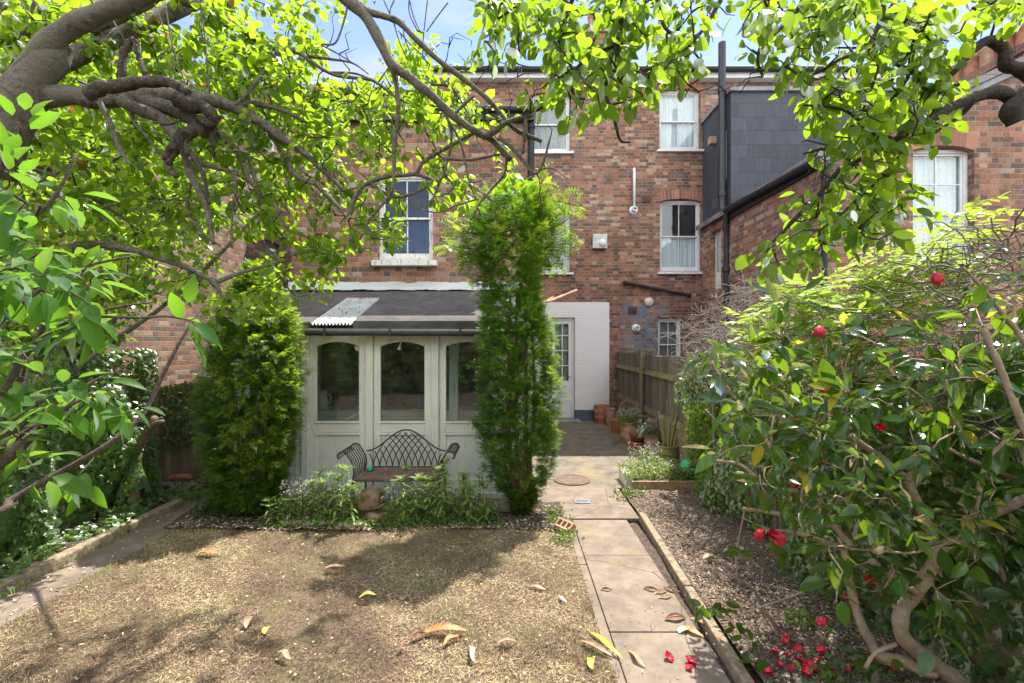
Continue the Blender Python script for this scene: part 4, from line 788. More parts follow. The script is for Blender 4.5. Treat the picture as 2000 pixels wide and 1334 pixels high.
dr = b.build('drain_grate', MT['lead']); tag(dr, 'small white slotted drain grate in the path', 'drain')
b = MB(); b.box(q[0] - .07, q[0] + .07, q[1] - .038, q[1] + .038, .0201, .0212); b.build('drain_shade_sheet', MT['black'], dr)  # thin black sheet painted as the shade inside the drain
def stone(name, c, s, mat, lab, cat, seed, rot=0, box=False):
    r = random.Random(seed); b = MB(); V = []; N, M = 12, 20
    ph = [r.uniform(0, 6) for _ in range(8)]
    for i in range(N + 1):
        a = -math.pi / 2 + math.pi * i / N
        for j in range(M):
            p = 2 * math.pi * j / M; x, y, z = math.cos(a) * math.cos(p), math.cos(a) * math.sin(p), math.sin(a)
            pw = .55; x, y, z = [math.copysign(abs(v) ** pw, v) for v in (x, y, z)]
            w = 1 + .10 * math.sin(3 * x + ph[0] + 2 * z) + .09 * math.sin(5 * y + ph[1]) + .07 * math.sin(7 * z + ph[2] + 4 * x) + r.uniform(-.04, .04)
            X, Y = x * s[0] * w, y * s[1] * w; V.append((c[0] + X * math.cos(rot) - Y * math.sin(rot), c[1] + X * math.sin(rot) + Y * math.cos(rot), c[2] + z * s[2] * w))
    b.add(V, [[[i * M + j, i * M + (j + 1) % M, (i + 1) * M + (j + 1) % M, (i + 1) * M + j] for i in range(N) for j in range(M)]]); return tag(b.build(name, mat, smooth=True), lab, cat)
MT['mossrock'] = simple('mossy_rock', (.16, .09, .06), (.34, .24, .15), 12, .95, .9, .02); MT['palestone'] = simple('pale_stone', (.30, .25, .19), (.50, .44, .35), 10, .95, .8, .015)
stone('rock', tuple(P(723, 975, 4.85)), (.12, .10, .10), MT['mossrock'], 'round brown mossy rock on top of the stones in front of the bench', 'rock', 2)
stone('rock', (P(738, 1005, 4.85)[0], 4.80, .085), (.12, .10, .045), MT['mossrock'], 'flat brown stone under the mossy rock', 'rock', 4, .2)
stone('stone', (P(765, 1010, 4.9)[0], 4.95, .07), (.16, .08, .06), MT['palestone'], 'pale flat stone right of the mossy rock', 'stone', 5, .1)
stone('stone', (P(690, 1022, 4.7)[0], 4.66, .05), (.15, .06, .03), MT['palestone'], 'long pale edging stone left below the mossy rock', 'stone', 6, .05)
stone('stone', (P(990, 1000, 5)[0], 5.08, .07), (.28, .07, .045), MT['palestone'], 'long pale stone at the foot of the right-hand yew', 'stone', 8, .08)
stone('stone', (P(610, 1020, 4.7)[0], 4.68, .05), (.30, .05, .03), simple('bed_edge_stone', (.18, .17, .10), (.30, .27, .17), 10, .95), 'low mossy edging stone at the front of the flower bed', 'stone', 9, -.02)
q = G(500, 1002); b = MB(); a0 = np.array([q[0] - .11, q[1] - .10, .06]); a1 = np.array([q[0] + .09, q[1] + .05, .15]); b.tube([a0, a1], .055, 16); tag(b.build('clay_pipe', MT['terra'], bevel=.004), 'short terracotta pipe lying at the foot of the left-hand yew', 'clay pipe')
stone('rock', (q[0] - .02, q[1] - .16, .045), (.09, .06, .05), MT['terra'], 'lump of terracotta in front of the clay pipe', 'rock', 12)
q = G(1104, 1042); M = Matrix.Translation((q[0], q[1], .075)) @ Matrix.Rotation(R(-52), 4, 'Z') @ Matrix.Rotation(R(35), 4, 'X'); b = MB(); b.box(-.10, .10, -.05, -.03, -.032, .032, M); b.box(-.10, .10, .03, .05, -.032, .032, M)
for k in range(4): b.box(-.10 + k * .061, -.083 + k * .061, -.03, .03, -.032, .032, M)
tag(b.build('airbrick', MT['terrapale'], bevel=.003), 'pale perforated brick at the edge of the path', 'brick')
q = G(345, 962); b = MB(); M = Matrix.Translation((q[0] + .02, q[1] - .05, .12)) @ Matrix.Rotation(.3, 4, 'Z') @ Matrix.Rotation(.12, 4, 'Y'); b.box(-.3, .22, -.06, .06, -.012, .012, M); tag(b.build('board', MT['kerb'], bevel=.004), 'grey plank resting on bricks beside the left fence', 'plank')
b = MB(); b.box(-.11, .11, -.05, .05, -.033, .033, Matrix.Translation((q[0] + .14, q[1] - .12, .06)) @ Matrix.Rotation(-.1, 4, 'Z')); tag(b.build('loose_brick', MT['terra'], bevel=.005), 'loose terracotta brick under the grey plank', 'brick')
b = MB(); b.tube([(q[0] - .12, q[1] + .05, .17), (q[0] + .16, q[1] + .02, .20)], .035, 12); tag(b.build('clay_pipe', MT['terra']), 'small terracotta pipe lying on the grey plank', 'clay pipe')

# ================= fences =================
def wood(name, c1, c2, g, gk=.5):
    t = NT(name); s = t.n('SeparateXYZ', {0: t.pos}); r = t.geo.outputs['Random Per Island']; st = t.noise(40, 4, .6, t.scaled(t.pos, (2.5, 2.5, .12)))
    c = t.ramp(st, [(.3, c1), (.7, c2)]); c = t.mix(t.math('MULTIPLY', r, .8), c, tuple(v * .5 for v in c1)); c = t.mix(t.math('MULTIPLY', t.ramp(t.noise(3, 5, .65), [(.45, 0.0), (.62, 1.0)]), gk), c, g)
    return t.princ(c, .9, t.bump(st, .6, .004))
MT['fence'] = wood('weathered_fence_wood', (.12, .105, .085), (.30, .27, .22), (.18, .18, .08), .35); MT['fencel'] = wood('pale_fence_wood', (.30, .25, .18), (.48, .42, .32), (.20, .20, .09), .3)
MT['rail'] = wood('mossy_rail_wood', (.15, .13, .08), (.27, .25, .15), (.25, .25, .07), .8)
fr_ = thing('garden_fence', (XB, 8.5, 0), 'weathered board fence with mossy rails behind the pots on the right', 'fence')
b = MB(); y = 1.6
while y < YM - .06:
    top_ = 1.66 + .03 * math.sin(y * 3) * .3; b.box(XB - .002 - .014 * random.random(), XB + .016, y, y + .092, .60, top_ + random.uniform(-.012, .012)); y += .099
b.build('boards', MT['fence'], fr_)
for z, ya, yb_ in ((1.33, 1.6, YM - .02),): b = MB(); b.prism([(XB - .06, z - .035), (XB - .005, z - .035), (XB - .005, z + .045), (XB - .02, z + .045)], ya, yb_); b.build('rail', MT['rail'], fr_)
b = MB(); b.prism([(XB - .055, .60), (XB - .003, .60), (XB - .003, .70), (XB - .02, .70)], 1.6, YM - .02); b.build('rail', MT['rail'], fr_)
for i, y in enumerate((8.72, 6.4, 4.2, 2.0)): b = MB(); b.box(XB - .10, XB - .062, y - .05, y + .05, 0, 1.72); b.box(XB - .062, XB - .001, y - .049, y + .049, 1.38, 1.719); b.box(XB - .115, XB + .02, y - .06, y + .06, 1.721, 1.75); b.build('post', MT['rail'], fr_, bevel=.005)
b = MB(); b.box(XB - .03, XB + .06, 1.6, YM - .02, -.02, .595); b.build('plinth', MT['kerb'], fr_)
fl_ = thing('garden_fence', (-4.45, 6, 0), 'pale upright board fence with ivy on the far left', 'fence')
b = MB(); y = .8
while y < 8.6:
    b.box(-4.46 - .006 * random.random(), -4.44, y, y + .096, .13, 1.32 + random.uniform(-.02, .02)); y += .10
b.build('boards', MT['fencel'], fl_)
b = MB(); b.box(-4.475, -4.437, .8, 8.6, 0, .125); b.build('gravel_board', MT['fencel'], fl_)
for y in (1.2, 3.2, 5.2, 7.2): b = MB(); b.box(-4.43, -4.33, y - .05, y + .05, 0, 1.42); b.build('post', MT['fencel'], fl_, bevel=.005)
# ================= leaf templates =================
def leaf_tpl(wd=.5, fold=.25, droop=.25, tip=1.0, wave=0.0):
    """8-face leaf, unit length along x, width wd, normal z; attribute: (along, across, 0)"""
    xs = [0, .22, .52, .80, 1.0]; ws = [0, .40, .50, .30, 0]; V = []; A = []
    for x in xs: V.append((x, 0, -droop * x * x)); A.append((x, 0, 0))
    for sg in (1, -1):
        for x, w in zip(xs[1:4], ws[1:4]): V.append((x - .02, sg * w * wd, abs(w) * wd * fold - droop * x * x + wave * math.sin(x * 9 + sg))); A.append((x, 1, 0))
    L, Rr = [5, 6, 7], [8, 9, 10]; q = [[1, 2, 6, 5], [2, 3, 7, 6], [2, 1, 8, 9], [3, 2, 9, 10]]; t3 = [[0, 1, 5], [3, 4, 7], [1, 0, 8], [4, 3, 10]]
    return np.array(V, float), [np.array(q), np.array(t3)], np.array(A, float)
def ivy_tpl():
    pts = [(0, 0), (.10, .30), (.02, .52), (.34, .34), (.45, .50), (.58, .24), (1, 0), (.58, -.24), (.45, -.50), (.34, -.34), (.02, -.52), (.10, -.30)]
    V = [(.3, 0, .06)] + [(x, y, -.10 * (x * x + y * y)) for x, y in pts]; F3 = [[0, i + 1, (i + 1) % 12 + 1] for i in range(12)]
    return np.array(V, float), [np.array(F3)], np.array([(0, 0, 0)] + [(x, abs(y) * 2, 0) for x, y in pts], float)
def needle_tpl(n=9, droop=.35, nl=.20):
    """yew spray: unit length rachis along x with rows of needles"""
    V = []; F4 = []; A = []
    def zz(x): return -droop * x * x + .12 * x
    for k in range(n):
        x = .05 + .95 * k / n; ln = nl * (1 - .45 * (k / n) ** 2)
        for sg in (1, -1):
            i = len(V); dx = .45 * ln; w = .085
            V += [(x, 0, zz(x)), (x + w, 0, zz(x + w)), (x + dx + w * .7, sg * ln, zz(x) + .05 * ln), (x + dx, sg * ln, zz(x) + .04 * ln)]; A += [(x, 1, 0)] * 4; F4.append([i, i + 1, i + 2, i + 3])
    i = len(V); V += [(0, -.012, zz(0)), (0, .012, zz(0)), (1.08, .012, zz(1)), (1.08, -.012, zz(1))]; A += [(0, 0, 0), (0, 0, 0), (1, 0, 0), (1, 0, 0)]; F4.append([i, i + 1, i + 2, i + 3])
    return np.array(V, float), [np.array(F4)], np.array(A, float)
def norm(a): return a / (np.linalg.norm(a, axis=-1, keepdims=True) + 1e-9)
def scatter(mb, tpl, pos, dirs, ups, size, rnd, wscale=None):
    """place a template: x axis -> dirs, z axis close to ups"""
    V, Fs, A = tpl; n = len(pos); dirs = norm(dirs); s = norm(np.cross(ups, dirs)); u = np.cross(dirs, s)
    ws = np.ones(n) if wscale is None else wscale
    W_ = pos[:, None, :] + size[:, None, None] * (V[None, :, 0, None] * dirs[:, None, :] + (V[None, :, 1, None] * ws[:, None, None]) * s[:, None, :] + V[None, :, 2, None] * u[:, None, :])
    m = len(V); off = (np.arange(n) * m)[:, None, None]; F2 = [(f[None] + off).reshape(-1, f.shape[1]) for f in Fs]
    at = np.tile(A, (n, 1)); at[:, 2] = np.repeat(rnd, m); mb.add(W_.reshape(-1, 3), F2, at)
def rnd_unit(r, n): return norm(r.normal(size=(n, 3)))

# ================= branching: traced limbs + grown twigs =================
class Tree:
    def __init__(s): s.tubes = []; s.nodes = []; s.tipn = 0
    def limb(s, pts, r0, r1, d0, d1=None, jit=.0, n=8):
        d1 = d0 if d1 is None else d1; m = len(pts); pts = [p if len(p) == 3 else (p[0], p[1], d0 + (d1 - d0) * i / max(1, m - 1)) for i, p in enumerate(pts)]
        W_ = np.array([P(*p) for p in pts]); return s.limb3(W_, r0, r1, jit, n)
    def limb3(s, W_, r0, r1, jit=0, n=8):
        # Catmull-Rom smoothing
        m = len(W_); out = []
        Q = np.vstack([2 * W_[0] - W_[1], W_, 2 * W_[-1] - W_[-2]])
        for i in range(m - 1):
            p0, p1, p2, p3 = Q[i], Q[i + 1], Q[i + 2], Q[i + 3]
            for t_ in np.arange(0, 1, .2): out.append(.5 * ((2 * p1) + (-p0 + p2) * t_ + (2 * p0 - 5 * p1 + 4 * p2 - p3) * t_ ** 2 + (-p0 + 3 * p1 - 3 * p2 + p3) * t_ ** 3))
        out.append(W_[-1]); out = np.array(out); rr = np.linspace(r0, r1, len(out)); ii = np.arange(len(out)); kk = rng.uniform(0, 6); rr = rr * (1 + .07 * np.sin(ii * .9 + kk) + .05 * np.sin(ii * 2.3 + kk * 2) * (max(r0, r1) < .03))
        if jit: out[1:-1] += rng.normal(0, jit, (len(out) - 2, 3))
        s.tubes.append((out, rr, n)); s.nodes += list(out); return out
    def grow(s, pts, r=.0032, bend=.12, step=.09, maxd=9, tip=.0012):
        """join every point to the nearest wood by a bent twig; returns (point, direction) pairs"""
        N = np.array(s.nodes); pts = np.asarray(pts); d = np.array([np.min(((N - p) ** 2).sum(1)) for p in pts]); res = []
        buf = np.empty((len(N) + len(pts) * 12, 3)); buf[:len(N)] = N; cnt = len(N)
        for p in pts[np.argsort(d)]:
            k = np.argmin(((buf[:cnt] - p) ** 2).sum(1)); a = buf[k]; L = np.linalg.norm(p - a)
            if L > maxd or L < 1e-4: continue
            m = max(2, min(10, int(L / step) + 1)); ts = np.linspace(0, 1, m + 1); j = rng.normal(0, bend * L / m, (m + 1, 3)); j[0] = 0; j[-1] = 0
            sag = rng.normal(0, .12, 3) * L; path = a + (p - a) * ts[:, None] + np.sin(ts * np.pi)[:, None] * sag + j
            rr = np.linspace(min(.012, r * (1 + L * 2.2)), tip, m + 1); s.tubes.append((path, rr, 5))
            for q in path[1:]:
                if cnt < len(buf): buf[cnt] = q; cnt += 1
            res.append((p, path[-1] - path[-2], L))
        s.nodes = list(buf[:cnt]); return res
    def wood(s, name, mat, parent, lo=None):
        b = MB()
        for p, r_, n in s.tubes: b.tube(p, r_, n)
        return b.build(name, mat, parent, smooth=True)
def cells(text, x0, y0, cw, chh, mul, d0, d1, sd):
    """density chart of the canopy -> points in space"""
    r = np.random.default_rng(sd); out = []
    for j, row in enumerate(text.strip().split('\n')):
        for i, ch_ in enumerate(row.strip()):
            n = r.poisson(int(ch_) * mul) if ch_ != '.' else 0
            for _ in range(n): out.append(P(x0 + (i + r.uniform()) * cw, y0 + (j + r.uniform()) * chh, r.uniform(d0, d1)))
    return np.array(out)
def leaves_at(mb, tpls, pts, r, per, size, spread, up=(0, 0, 1), down=.2, upj=.55, wj=.12, rbias=None, tipdir=.5):
    """rosettes of leaves round twig tips"""
    p = np.array([q[0] for q in pts]); d = norm(np.array([q[1] for q in pts])); n = len(p)
    for k in range(per):
        keep = r.uniform(size=n) < .92; c = p[keep]; dd = d[keep]; m = len(c)
        o = rnd_unit(r, m); off = o * r.uniform(.1, 1, m)[:, None] * spread - dd * r.uniform(0, spread * 1.2, m)[:, None]
        di = norm(o * .9 + dd * tipdir + np.array([0, 0, -down])); upv = norm(np.array(up) + rnd_unit(r, m) * upj)
        s_ = r.uniform(*size, m); rn = np.clip(r.uniform(0, 1, m), 0, 1)
        scatter(mb, tpls[k % len(tpls)], c + off, di, upv, s_, rn, wscale=r.uniform(1 - wj, 1 + wj, m))
TA = [leaf_tpl(.72, .28, .22), leaf_tpl(.64, .5, .35, wave=.02), leaf_tpl(.76, .12, .10, wave=.03)]
MT['apple_leaf'] = leaf_mat('apple_leaf', (.030, .085, .012), (.080, .165, .020), (.42, .62, .025), .5, .22, .4, spot=(.992, (.35, .14, .03)), tw=.6)
MT['bark_apple'] = bark_mat('grey_apple_bark', (.075, .060, .045), (.27, .235, .18), 34, (.20, .195, .135)); MT['bark_dead'] = bark_mat('flaking_dead_bark', (.025, .019, .013), (.17, .135, .09), 38, crack=.5)
MT['bark_pear'] = bark_mat('dark_branch_bark', (.028, .022, .017), (.095, .075, .055), 40); MT['bark_red'] = bark_mat('brown_limb_bark', (.13, .085, .06), (.27, .19, .14), 26)
# ---------- apple tree ----------
ap = thing('apple_tree', (-2.75, 2.0, 0), 'old gnarled apple tree arching in from the top left with a lichened grey limb', 'tree')
T = Tree(); D = 2.15
trunk = MB()
T.limb3(np.array([[-2.8, 1.9, 0], [-2.78, 1.95, .8], [-2.72, 2.0, 1.7], [-2.62, 2.05, 2.4], P(-60, 300, 2.1), P(10, 215, 2.1), P(60, 170, 2.12)]), .15, .075, n=14)
T.limb([(-30, 330), (20, 235), (60, 160), (100, 112), (120, 80)], .105, .052, 2.1, n=14)
T.limb([(40, 150), (95, 85), (140, 52), (190, 28), (250, 4), (330, -25), (450, -60)], .047, .034, 2.08, 2.0, n=12)
T.limb([(-20, 235), (50, 205), (90, 190), (140, 186), (190, 195), (250, 190), (310, 184), (380, 190), (430, 200), (470, 217), (510, 240), (557, 273), (585, 290), (620, 322), (642, 342), (671, 372)], .052, .010, 2.1, 2.35, n=12)
T.limb([(130, 70), (165, 58), (200, 48), (240, 30), (285, 8), (320, -20)], .030, .022, 2.3, n=10)
T.limb([(60, 65), (25, 45), (5, 15), (-10, -10)], .028, .024, 2.35, n=10); T.limb([(60, 62), (68, 30), (76, -10)], .022, .016, 2.35, n=8)
T.limb([(240, 196), (265, 211), (308, 228), (336, 256), (359, 288), (370, 300)], .032, .020, 2.15, n=10)
T.limb([(280, 195), (340, 215), (380, 235), (405, 262)], .040, .030, 2.2, n=10)
T.limb([(399, 236), (433, 265), (467, 302), (484, 347), (504, 373), (515, 411)], .018, .010, 2.22, 2.3)
T.limb([(395, 240), (365, 265), (345, 290), (328, 319), (345, 345)], .030, .014, 2.2)
T.limb([(360, 290), (373, 343), (399, 391), (410, 434), (417, 477)], .020, .008, 2.2)
T.limb([(372, 305), (388, 318), (430, 330), (456, 340), (460, 383), (453, 420), (453, 485)], .013, .005, 2.25)
T.limb([(484, 300), (500, 355), (507, 377), (515, 411), (530, 440), (548, 470)], .010, .005, 2.3)
T.limb([(330, -20), (356, 0), (399, 11), (444, 43), (484, 66), (530, 90), (560, 97)], .034, .014, 2.5, 2.5)
T.limb([(562, 96), (545, 102), (527, 122), (501, 160), (461, 205)], .013, .008, 2.4, 2.2)
T.limb([(461, 205), (500, 203), (551, 215), (600, 240)], .020, .008, 2.3)
T.limb([(528, 262), (557, 302), (577, 342), (614, 359), (628, 371), (660, 403), (679, 428)], .014, .009, 2.3)
T.limb([(560, 95), (586, 105), (610, 122), (650, 145), (700, 153), (730, 158), (768, 186), (778, 192)], .011, .007, 2.4)
T.limb([(600, 110), (650, 116), (690, 124), (720, 145)], .009, .003, 2.4); T.limb([(640, 142), (690, 143), (722, 154)], .007, .005, 2.4)
T.limb([(-40, 560), (40, 505), (97, 492), (182, 477), (242, 485), (299, 500), (356, 519), (400, 540), (421, 554), (436, 588)], .026, .010, 2.35, 2.4)
T.limb([(421, 552), (467, 534), (521, 519), (558, 508), (571, 499), (625, 485)], .012, .004, 2.4)
T.limb([(60, 330), (97, 340), (140, 358), (182, 388), (205, 403), (240, 425), (270, 450)], .012, .006, 2.5)
T.limb([(182, 411), (234, 397), (296, 388), (330, 390), (365, 388), (375, 350)], .008, .005, 2.35)
T.limb([(365, 388), (372, 420), (400, 460), (430, 480)], .010, .005, 2.3)
T.limb([(195, 200), (215, 240), (232, 285), (250, 315), (258, 322)], .013, .006, 2.1)
T.limb([(255, 210), (262, 240), (285, 265), (310, 300)], .010, .004, 2.15)
# right-hand limbs crossing the sky
T.limb([(450, -80), (560, -60), (640, -30), (677, 0), (711, 28), (742, 80), (765, 125), (799, 151), (842, 185), (884, 225), (927, 256), (961, 273), (998, 313)], .031, .014, 2.0, 2.2, n=10)
T.limb([(695, 5), (720, 22), (748, 31), (779, 43), (813, 77), (856, 117), (913, 160), (956, 197), (1004, 251), (1058, 276)], .016, .010, 2.05, 2.2, n=8)
T.limb([(765, 125), (776, 177), (778, 216), (770, 285), (768, 366), (742, 405), (716, 437), (726, 465)], .013, .006, 2.15)
T.limb([(679, 428), (697, 379), (716, 359), (756, 345), (810, 339), (827, 316), (865, 293), (921, 262), (930, 258)], .012, .009, 2.25)
T.limb([(810, 340), (835, 347), (843, 355), (815, 375), (770, 385), (735, 365), (720, 355)], .010, .006, 2.25)
T.limb([(865, 310), (920, 312), (974, 302), (985, 305)], .008, .005, 2.2)
T.limb([(941, 268), (967, 256), (984, 242), (1010, 232), (1040, 225)], .017, .010, 2.15); T.limb([(1027, 232), (1025, 260), (1021, 300)], .011, .007, 2.15)
T.limb([(975, 268), (1000, 290), (1021, 313), (1044, 339), (1060, 320), (1075, 268)], .010, .005, 2.15)
T.limb([(870, 222), (880, 250), (880, 290), (862, 350), (840, 400)], .008, .004, 2.2); T.limb([(868, 222), (900, 280), (915, 350), (930, 390)], .007, .004, 2.2)
T.limb([(1044, 339), (1075, 328), (1110, 350)], .004, .002, 2.15); T.limb([(990, 305), (985, 340), (960, 370), (935, 400), (925, 425)], .007, .004, 2.2); T.limb([(935, 388), (890, 402), (850, 415), (800, 400)], .004, .003, 2.2)
T.limb([(885, 228), (905, 205), (925, 188)], .009, .007, 2.15); T.limb([(842, 165), (880, 170), (905, 205), (925, 250)], .007, .004, 2.3)
T.limb([(680, 5), (672, 40), (655, 84), (628, 87), (660, 105), (700, 130)], .005, .003, 2.05)
for a in [(745, -10, 772, 50), (770, 0, 768, 45), (800, -10, 815, 60), (835, 0, 828, 60), (875, 5, 833, 62), (800, 0, 822, 65), (790, 40, 800, 100), (770, 48, 795, 115), (778, 60, 830, 112), (300, 0, 345, 160), (322, 0, 368, 180), (390, 0, 405, 170), (385, 30, 410, 180), (210, 0, 245, 80), (65, 0, 92, 50), (40, 0, 56, 50)]:
    T.limb([(a[0], a[1]), ((a[0] + a[2]) / 2 + random.uniform(-8, 8), (a[1] + a[3]) / 2), (a[2], a[3])], .0035, .003, 2.2, n=5)
T.wood('trunk', MT['bark_apple'], ap)
nb = len(T.tubes)
dead = Tree()
dead.limb([(170, 186), (200, 172), (240, 166), (285, 160), (330, 160), (352, 172), (370, 182)], .030, .018, 2.02, jit=.0025, n=12)
dead.limb([(236, 165), (238, 137), (242, 105), (252, 84), (264, 78), (266, 92), (272, 115), (285, 148), (300, 160)], .018, .009, 2.03, jit=.002)
dead.limb([(345, 195), (370, 205), (400, 212), (418, 228), (410, 240), (385, 232)], .034, .020, 2.14, jit=.003, n=12)
dead.limb([(418, 250), (414, 285), (420, 315)], .016, .006, 2.18, jit=.004); dead.limb([(360, 255), (345, 280), (325, 300), (330, 322)], .024, .010, 2.1, jit=.005)
dead.limb([(350, 235), (330, 243), (300, 240)], .006, .004, 2.05)
dead.limb([(375, 300), (392, 330), (402, 365), (410, 400)], .012, .006, 2.1, jit=.003)
dead.wood('dead_wood', MT['bark_dead'], ap)
chart = """
66543365532.........
555443665453........
77644788863532......
76556777875542......
66545577665443......
555434577665432.....
66554466544332......
665555664543322.....
66665555443321......
66655543643321......
555544355444........
444333..564.........
332222..442.........
2222..3333..........
222...33............
"""
# chart columns are 66 px wide (0-1320), rows 44 px
A_pts = cells(chart, 0, -20, 66, 44, .95, 2.22, 3.25, 5)
# keep the patch of open sky
def insky(p):
    px = p[0] / p[1] * F + 1000; py = 667 - (p[2] - CAMZ) / p[1] * F
    return (630 < px < 765 and 20 < py < 165) or (830 < px < 925 and 10 < py < 100) or (700 < px < 900 and -20 < py < 90) or (1035 < px and py > 235) or (300 < px < 370 and 15 < py < 70)
A_pts = np.array([p for p in A_pts if not insky(p) or rng.uniform() < .06])
T2 = Tree(); T2.nodes = list(T.nodes)
g1 = T2.grow(A_pts, .0034, .22, .06); r8 = np.random.default_rng(77); T2.grow(np.array([P(r8.uniform(430, 1080), r8.uniform(60, 440), r8.uniform(2.0, 2.5)) for _ in range(300)]), .0026, .25, .05, tip=.001); T2.wood('twigs', MT['bark_pear'] , ap)
r8 = np.random.default_rng(78); T3 = Tree(); T3.limb3(np.array([P(60, 150, 2.15), [-1.6, 3.0, 4.3], [-.9, 4.2, 5.6], [-.1, 5.4, 6.2]]), .05, .012)
hp = np.concatenate([np.column_stack([r8.uniform(-1.5, -.6, 34), r8.uniform(4.3, 5.2, 34), r8.uniform(5.7, 6.5, 34)]), np.column_stack([r8.uniform(-.6, .9, 26), r8.uniform(4.9, 5.6, 26), r8.uniform(6.1, 6.7, 26)])])
g1 = g1 + T3.grow(hp, .005, .2, .12); T3.wood('upper_limb', MT['bark_apple'], ap)
b = MB(); r5 = np.random.default_rng(21); leaves_at(b, TA, g1, r5, 17, (.036, .064), .065, down=.25, upj=.8)
b.build('crown', MT['apple_leaf'], ap, smooth=True, attr=True)

# ---------- pear tree from the right ----------
pr_ = thing('pear_tree', (2.75, 1.5, 0), 'leafy pear tree hanging in from the top right with rounded leaves', 'tree')
T = Tree()
T.limb3(np.array([[2.75, 1.5, 0], [2.72, 1.52, 1.2], [2.5, 1.6, 2.3], P(2130, 200, 1.85), P(2000, 190, 1.8)]), .12, .045, n=12)
T.limb([(2040, 230), (1998, 205), (1975, 190), (1947, 180), (1910, 188), (1867, 205), (1825, 228), (1782, 251), (1748, 273), (1700, 300), (1650, 330)], .030, .008, 1.75, 1.7, n=10)
T.limb([(2060, 180), (1998, 137), (1967, 128), (1961, 97), (1933, 79), (1901, 97), (1861, 140), (1830, 171), (1807, 205)], .028, .009, 1.75, n=9)
T.limb([(1990, 200), (1975, 215), (1985, 240)], .035, .03, 1.72, n=10)
T.limb([(2130, 200), (2120, 20), (2000, -70), (1800, -70), (1560, -60), (1300, -60), (1080, -40)], .05, .012, 1.8, 2.0, n=9)
L = [[(1580, -50), (1568, 0), (1548, 31), (1517, 63), (1488, 88), (1480, 120), (1490, 150)], [(1735, -60), (1725, 17), (1713, 57), (1688, 97), (1639, 117), (1590, 145), (1530, 155)], [(1740, 10), (1785, 58), (1785, 90), (1779, 114), (1773, 151), (1739, 197), (1705, 216), (1680, 215)], [(1790, 228), (1762, 256), (1759, 302), (1725, 342), (1688, 377), (1645, 417), (1600, 451)], [(1640, 330), (1600, 380), (1550, 430), (1534, 448), (1505, 477), (1488, 522)],
     [(1230, -50), (1216, 0), (1205, 80), (1160, 105), (1128, 131), (1090, 180), (1057, 211), (1020, 225)], [(1140, -50), (1114, 9), (1097, 68), (1097, 134), (1122, 188)], [(1290, -60), (1285, 0), (1299, 54), (1336, 80), (1370, 120)], [(1205, 85), (1199, 114), (1182, 171), (1199, 228), (1211, 273), (1231, 278)], [(1445, -60), (1405, 5), (1375, 55), (1340, 95), (1310, 130)], [(1800, 150), (1760, 130), (1745, 125)], [(1660, 310), (1620, 290), (1570, 300)], [(1750, 275), (1700, 255), (1650, 215), (1570, 205)], [(1010, -30), (960, 10), (930, 30)], [(1870, 165), (1830, 180), (1790, 165)], [(1905, 190), (1870, 230), (1800, 270), (1770, 270)]]
for l in L: T.limb(l, .011, .004, 1.78, 1.75, n=6)
T.wood('trunk', MT['bark_pear'], pr_)
chart = """
...............2663377766777666444..
...............6777777655767776742..
...............3777665433667776521..
...............246665542266566531...
................2455443..13566642...
................13442....25666641...
................1222......4666531...
................1221......2566620...
..........................1456630...
...........................566420...
.........................1465420....
.........................2454200....
.........................2331.......
........................232.........
........................12..........
"""
B_pts = cells(chart, 30, -25, 60, 38, .62, 1.5, 2.05, 8)
def pskip(p):
    px = p[0] / p[1] * F + 1000; py = 667 - (p[2] - CAMZ) / p[1] * F
    return (px > 1765 and py > 262) or (1850 < px and py > 100) or (1370 < px < 1450 and py > 40) or (1395 < px < 1430 and py > 30) or (1150 < px < 1400 and py > 225) or (1290 < px < 1440 and py > 165) or (px > 1850 and 20 < py) or (1035 < px < 1480 and py > 240)
B_pts = np.array([p for p in B_pts if not pskip(p) or rng.uniform() < .04])
T2 = Tree(); T2.nodes = list(T.nodes); g2 = T2.grow(B_pts, .0038, .2, .06, tip=.0016); r8 = np.random.default_rng(79); bp = np.array([P(r8.uniform(1000, 1800), r8.uniform(0, 200), r8.uniform(1.5, 1.95)) for _ in range(110)] + [P(r8.uniform(1560, 1780), r8.uniform(150, 380), r8.uniform(1.5, 1.9)) for _ in range(60)]); T2.grow(bp, .003, .25, .05, tip=.0012); T2.wood('twigs', MT['bark_pear'], pr_)
MT['pear_leaf'] = leaf_mat('pear_leaf', (.032, .085, .014), (.075, .150, .020), (.40, .60, .025), .4, .22, .36, tw=.58)
b = MB(); r5 = np.random.default_rng(22); TP = [leaf_tpl(.60, .2, .18), leaf_tpl(.55, .35, .3, wave=.02), leaf_tpl(.64, .1, .08)]
leaves_at(b, TP, g2, r5, 9, (.040, .068), .075, down=.75, upj=1.0); b.build('crown', MT['pear_leaf'], pr_, smooth=True, attr=True)

